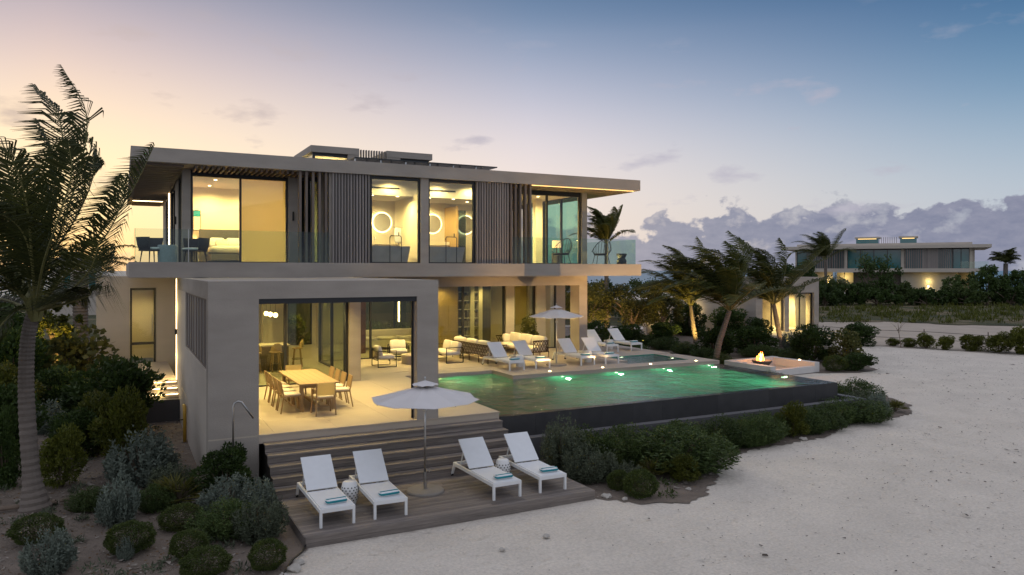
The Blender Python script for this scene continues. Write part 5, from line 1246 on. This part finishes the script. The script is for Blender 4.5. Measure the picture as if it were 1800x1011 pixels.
# ------------------------------------------------------------------ guest house
gh = thing('guest_house', 'single storey concrete guest house with lit curtained windows', 'house', (47.5, 43, -1.2))
g = lambda mb, n, m=M_stucco, par=None: (setattr(mb, 'v', [(x-47.5, y-43, z+1.2) for x, y, z in mb.v]), mb.build(n, m, par or gh))[1]
g(MB().box(43.6,50.6,42.8,50,1.87,3.13), 'roof'); g(MB().box(50.06,50.6,42.802,50,-1.25,1.87), 'pier'); g(MB().box(46.7,47.2,42.802,43.3,-1.25,1.87), 'pier'); g(MB().box(43.6,44.3,42.802,43.3,-1.25,1.87), 'pier')
g(MB().box(43.6,43.9,43.3,50,-1.25,1.87), 'wall'); g(MB().box(43.9,50.06,49.6,49.9,-1.25,1.87), 'wall', M_cream); g(MB().box(43.9,50.06,43.3,49.6,-1.25,-1.1), 'floor', M_stone)
for a, c in ((47.2,50.06),(44.3,46.7)):
    f_ = g(MB().box(a,a+.08,43.0,43.1,-1.1,1.87).box(c-.08,c,43.0,43.1,-1.1,1.87).box(a+.08,c-.08,43.0,43.1,1.77,1.87).box((a+c)/2-.04,(a+c)/2+.04,43.0,43.1,-1.1,1.77), 'window_frame', M_frame); g(MB().box(a+.08,c-.08,43.04,43.05,-1.1,1.77), 'pane', M_pane, f_)
m = MB(); 
for k in range(26): m.tube([(48.7+k*.045,43.45+.04*(k%2),-1.1),(48.55+k*.05,43.45+.04*(k%2),1.8)], .03, 6)
g(m, 'curtain', M_curt); 
lamp('SPOT', (48.6,45.0,1.8), 1900, WARM, .1, 165); lamp('SPOT', (45.4,45.0,1.8), 1900, WARM, .1, 165)
g(MB().box(50.62,50.70,43.2,43.3,.2,.5), 'wall_light', M_black)
g(MB().box(35.2,39.4,45.6,46,-1.25,1.25), 'garden_wall', M_stucco2); g(MB().box(39.4,43.58,46.2,46.6,-1.25,1.9), 'garden_wall', M_stucco2)
for x, z in ((40.6,.55),(40.6,-.2)): g(MB().box(x-.05,x+.05,46.08,46.19,z,z+.16), 'wall_light', M_led)
lamp('POINT', (40.6,45.9,.5), 32, WARM, .08); lamp('SPOT', (36.4,44.6,-1.0), 60, WARM, .08, 120, .5, (36.4,45.6,.4))

# ------------------------------------------------------------------ distant house
fh = thing('distant_house', 'distant two storey house of the same flat roofed design', 'house', (108.7,79.8,-1.2), R(-53.7-3))
F = lambda mb, n, m=M_stucco2, par=None: (setattr(mb, 'v', [(x, y, z+1.2) for x, y, z in mb.v]), mb.build(n, m, par or fh))[1]
F(MB().box(-15.1,15.0,-1.8,17,7.1,7.6), 'roof_slab'); F(MB().box(-12.8,12.6,0,15,7.601,8.0), 'roof_upstand'); F(MB().box(-13.6,14.9,-1.8,17,3.35,3.95), 'floor_slab')
for x0, x1 in ((-13.0,-12.8),(-5.4,-4.95),(2.9,3.4),(12.2,12.6)): F(MB().box(x0,x1,-.6,0,3.95,7.1), 'pier')
F(MB().box(12.6,12.9,0,14,3.95,7.1), 'wall'); F(MB().box(-13,12.9,6,6.3,3.95,7.1), 'interior_wall', M_rug)
def fglass(x0, x1, n, z0=3.95, z1=7.05):
    f_ = F(MB().box(x0,x1,-.1,0,z1-.12,z1).box(x0,x0+.08,-.1,0,z0,z1-.12), 'window_frame', M_frame)
    for k in range(n): a = x0+(x1-x0)*k/n; F(MB().box(a+.05,a+(x1-x0)/n-.05,-.06,-.04,z0,z1-.12), 'pane', M_gfar, f_); F(MB().box(a+(x1-x0)/n-.05,a+(x1-x0)/n+.05,-.1,0,z0,z1-.12), 'mullion', M_frame, f_)
M_gfar, _t, _p = newmat('far_reflecting_glass'); _p.inputs['Base Color'].default_value = (.02,.13,.14,1); _p.inputs['Roughness'].default_value = .12; _p.inputs['Specular IOR Level'].default_value = .8
fglass(-12.8,-11.2,1); fglass(-4.95,2.9,4); fglass(10.0,12.2,2); fglass(3.4,10,3); fglass(-11.2,-5.4,3)
for k in range(22): x = -11.1+k*.262; F(MB().box(x,x+.11,-1.0,-.75,3.95,7.1), 'slat', M_slat)
for k in range(25): x = 3.5+k*.262; F(MB().box(x,x+(.25 if 9 <= k <= 16 else .11),-1.0,-.75,3.95,7.1), 'slat', M_slat)
for x0, x1 in ((-4.2,-.4),(2.4,5.2)):
    l_ = F(MB().box(x0,x1,4,8,9.0,9.25), 'roof_lantern'); F(MB().box(x0+.2,x1-.2,4.3,7.7,8.0,9.0), 'lantern_glass', M_gfar, l_); F(MB().box(x0+.5,x1-.5,4.26,4.29,8.85,8.95), 'lantern_light', M_led2, l_)
for k in range(8): F(MB().box(-.2+k*.32,-.13+k*.32,4.4,4.6,8.0,9.15), 'roof_louvre', M_slat)
F(MB().box(-.02+2.9,10.7,-.3,.0,-1.3,3.35), 'wall', mk('limestone_wall', (.42,.38,.32), .85, .06, 1.5)); F(MB().box(-13,-7.2,0,.4,-1.3,3.35), 'wall'); F(MB().box(10.7,12.9,.4,.6,-1.3,3.35), 'wall', M_rug)
fw_ = F(MB().box(-6.9,-4.0,.3,.4,0,.1).box(-6.9,-6.8,.3,.4,.1,3.3).box(-4.1,-4.0,.3,.4,.1,3.3).box(-5.5,-5.4,.3,.4,.1,3.3), 'window_frame', M_frame); F(MB().box(-6.8,-4.1,2.0,2.1,0,3.3), 'lit_wall', M_cream, fw_)
F(MB().box(-4.0,2.9,.4,.6,-1.3,3.35), 'wall', M_rug)
F(MB().box(6.62,6.78,-.42,-.301,1.0,1.3), 'wall_light', M_led)
_Mf = Matrix.Translation((108.7,79.8,0)) @ Matrix.Rotation(R(-56.7),4,'Z')
def flamp(p, pw, c=WARM, **k): lamp('POINT', tuple(_Mf @ Vector(p)), pw, c, .1)
flamp((6.7,-.75,1.9), 45); flamp((6.7,-.75,.7), 25); flamp((-5.4,1.2,2.4), 35); flamp((-7.6,-.5,1.6), 90); flamp((12.0,-.6,2.4), 40)
for a in ((-13.4,-1.6),(11,14.6)): F(MB().box(a[0],a[1],-1.7,-1.68,3.95,5.0), 'balustrade_pane', M_bal) if a[0] > 0 else None

# small house and roofs far left
hs = thing('neighbour_house', 'small pale hipped roof house far left beyond the palm', 'house', (-4.5,95,-1.2), R(10))
MB().box(-2.2,2.2,-2,2,0,5.6).build('wall', M_stucco2, hs); MB().add([(-2.6,-2.4,5.6),(2.6,-2.4,5.6),(2.6,2.4,5.6),(-2.6,2.4,5.6),(-.6,0,6.9),(.6,0,6.9)],[(0,1,5,4),(1,2,5),(2,3,4,5),(3,0,4)]).build('roof', M_plinth, hs)
for x in (-1.1,.1,1.3): MB().box(x-.3,x+.3,-2.05,-2.001,3.0,4.6).build('window', M_gfar, hs)

# ------------------------------------------------------------------ rocks and litter
def rock(label, x, y, s_, seed):
    rg = np.random.default_rng(seed); me = bpy.data.meshes.new('rock'); import bmesh
    bm = bmesh.new(); bmesh.ops.create_icosphere(bm, subdivisions=2, radius=1)
    for v in bm.verts: v.co *= 1+.22*math.sin(v.co.x*4+seed)+.16*math.cos(v.co.y*5+v.co.z*3+seed)
    for v in bm.verts: v.co.z *= .55
    bm.to_mesh(me); bm.free(); o = link('rock', me, M_rock); tag(o, label, 'rock', 'pale rocks by the sand edge'); place(o, (x,y,-1.19+s_*.2), seed, s_)
for k, (x, y, s_, lb_) in enumerate(((9.25,13.35,.10,'pale rock beside the right deck corner, larger one'),(9.5,13.05,.07,'pale rock beside the right deck corner, smaller one'),(2.5,12.5,.12,'pale rock by the black edging, biggest one'),(2.62,12.72,.08,'pale rock by the black edging nearest the deck'),(2.3,12.3,.07,'pale rock by the black edging, lowest'),(11.2,13.0,.06,'small pale rock below the clipped round bush'),(17.4,15.25,.10,'white rock on the sand before the yellow tipped bush'),(19.7,15.95,.08,'white rock before the pool end'),(1.35,14.9,.09,'grey rock among the left clipped bushes'),(6.9,11.9,.06,'white lump on the sand in front of the deck'),(5.9,11.7,.05,'smaller white lump on the sand in front of the deck'))): rock(lb_, x, y, s_, k+1)
def scatter(name, n, sampler, size, mat, label, cat, z, flat=.3):
    rg = np.random.default_rng(hash(name) % 1000 if 0 else len(name)); P = sampler(rg, n); n = len(P); s_ = size*rg.lognormal(0,.5,n)
    a = rg.uniform(0,6.28,n); ca, sa = np.cos(a), np.sin(a); el_ = rg.uniform(.18,.8,n)
    base = np.array([[-1,-.6],[1,-.7],[.8,.7],[-.7,.8]]); V = np.zeros((n,4,3))
    for q in range(4):
        x, y = base[q]; x = x*s_; y = y*s_*el_; V[:,q,0] = P[:,0]+x*ca-y*sa; V[:,q,1] = P[:,1]+x*sa+y*ca; V[:,q,2] = z+rg.uniform(0,flat,n)*s_
    o = quads(name, V, mat); o['kind'] = 'stuff'; o['label'] = label; o['category'] = cat; return o
def on_sand(rg, n):
    P = np.stack([rg.uniform(2,60,n*3), rg.uniform(4,34,n*3)],1)
    de = P@np.array([.462,.887]); s_ = P@np.array([.887,-.462]); ok = (de > 8) & (np.abs(s_/de) < .75)
    # keep off beds, pool and deck
    ok &= ~((P[:,0] < 9.2) & (P[:,1] > 13.2)) & ~((P[:,0] > 8.5) & (P[:,0] < 26.5) & (P[:,1] > 14.9+.0*P[:,0])) & ~((P[:,0] < 27) & (P[:,1] > 18)) & ~((P[:,0] > 25) & (P[:,1] > 23.0) & (P[:,0]-P[:,1] < 8)) & ~((P[:,0]<14)&(P[:,0]>9)&(P[:,1]>12.2)) & ~(P[:,0]+.35*P[:,1] < 6.9) & ~((P[:,0] > 42) & (P[:,1] > 20))
    P = P[ok]; dens = np.clip((P[:,0]-4)/14,.12,1); return P[rg.uniform(size=len(P)) < dens][:n]
scatter('seaweed_litter', 9000, on_sand, .016, mk('dry_seaweed', (.07,.055,.045), .95, .2, 9), 'scattered bits of dark dry seaweed on the sand', 'seaweed', -1.196, .6)
def on_soil(rg, n):
    P = np.stack([rg.uniform(-5,2.6,n), rg.uniform(11.5,27,n)],1); P = P[~((P[:,0] > 1.6) & (P[:,1] > 17.3)) & ~((P[:,0] > 2.2) & (P[:,1] < 13.4))]; return P
scatter('garden_pebbles', 5200, on_soil, .022, mk('pebbles', (.24,.21,.18), .95, .3, 9), 'loose pale pebbles and chips on the garden soil', 'pebbles', -1.192, .9)
def on_soil2(rg, n):
    P = np.stack([rg.uniform(9,24,n), rg.uniform(12.6,16.8,n)],1); return P[(P[:,1] > np.interp(P[:,0], [9,10.5,11.3,12.4,13.6,15,18,20,24],[13.5,12.4,12.7,13.5,14.6,15.1,15.3,16.1,16.5]))]
scatter('garden_pebbles', 1800, on_soil2, .02, bpy.data.materials['pebbles'], 'loose pebbles on the soil before the pool', 'pebbles', -1.192, .9)

view_block = thing('garden_wall', 'dark wall added behind the house to block the bright view through it', 'wall', (10.5,43.2,-1.2))  # added wall, keeps pale ground and sky out of the rear windows
for k in range(8): MB().box(-8.5+k*2.1,-8.5+(k+1)*2.1-.01,0,.25,0,4.4).build('wall_panel', M_plinth, view_block)
lamp('SPOT', (12.6,38.6,2.9), 420, (1,.8,.3), .1, 150, .6, (12.6,40.2,.6)); lamp('SPOT', (7.8,38.3,2.9), 360, (1,.8,.3), .1, 150, .6, (7.9,39.6,.6))
te = thing('timber_edging', 'thin log edging lying across the left garden soil', 'edging', (-1.5,17.9,-1.15))
MB().tube([(-3,.55,.03),(-1.2,.25,.03),(.3,.28,.04)], .05, 8).build('log', M_bark2, te); MB().tube([(.35,.3,.04),(1.6,.55,.03)], .04, 8).build('log', M_bark2, te)

# tussocks on the rough ground: blades of grass standing in clumps
_rg = np.random.default_rng(77); _n = 900
_c = np.stack([_rg.uniform(57,112,_n), _rg.uniform(14,66,_n)],1); _de = _c@np.array([.462,.887]); _s = _c@np.array([.887,-.462]); _c = _c[(_de > 58) & (_s/_de > .38) & (_s/_de < .74) & (_c[:,0]*.7+_c[:,1] > 88)]
_P = np.repeat(_c, 14, 0); _P = np.concatenate([_P+_rg.normal(size=_P.shape)*.28, np.full((len(_P),1), -1.19)], 1)
_D = _rg.normal(size=_P.shape)*.45+np.array([0,0,1.0])
_o = quads('grass_tussocks', leaves(_P, _D, _rg.uniform(.25,.75,len(_P)), .12, _rg, .1), L_yel); _o['kind'] = 'stuff'; _o['label'] = 'scattered tussocks of rough grass beyond the sandy track'; _o['category'] = 'grass'
_n = 2600; _P = np.stack([_rg.uniform(-4.5,2.4,_n), _rg.uniform(12.2,26,_n), np.full(_n,-1.19)],1); _P = _P[~((_P[:,0] > 1.5) & (_P[:,1] > 17.2))]
_o = quads('leaf_litter', leaves(_P, _rg.normal(size=_P.shape)*np.array([1,1,.15])+np.array([0,0,.05]), _rg.uniform(.03,.09,len(_P)), .03, _rg, .2), mk('dead_leaf', (.16,.10,.055), .9, .3, 9)); _o['kind'] = 'stuff'; _o['label'] = 'dry fallen leaves on the left garden soil'; _o['category'] = 'leaf litter'

# low creeping growth between the shrubs of the two beds
def creep(name, pts, label, mat, seed):
    rg = np.random.default_rng(seed); V = []
    for x, y in pts:
        n = int(rg.integers(24,60)); r_ = rg.uniform(.10,.30); a = rg.uniform(0,6.28,n); q = np.sqrt(rg.uniform(0,1,n))*r_
        P = np.stack([x+q*np.cos(a), y+q*np.sin(a), np.full(n,-1.2)+rg.uniform(0,.10,n)*(1-q/r_*.6)],1)
        V.append(leaves(P, rg.normal(size=(n,3))*.7+np.array([0,0,.7]), rg.uniform(.05,.14,n), .03, rg))
    o = quads(name, np.concatenate(V), mat); o['kind'] = 'stuff'; o['label'] = label; o['category'] = 'ground cover'
_l = [(x, y) for x, y in zip(_rg.uniform(-4,2.3,170), _rg.uniform(12.6,26,170)) if not (x > 1.2 and y > 17) and not (x > 1.9 and y < 13.4)]
creep('ground_cover', _l[:90], 'low grey green growth between the left garden shrubs', L_rose, 3)
_l = [(x, y) for x, y in zip(_rg.uniform(9.3,24,150), _rg.uniform(12.7,16.7,150)) if y > np.interp(x, [9,10.5,11.3,12.4,13.6,15,18,20,24],[13.6,12.6,12.9,13.7,14.7,15.2,15.4,16.2,16.7])]
creep('ground_cover', _l, 'low green growth between the shrubs before the pool', L_green, 4)

# the house's own origin sits at its base
HB = Vector((10, 30, -1.2)); house.location = HB
for ch in house.children: ch.location = ch.location-HB
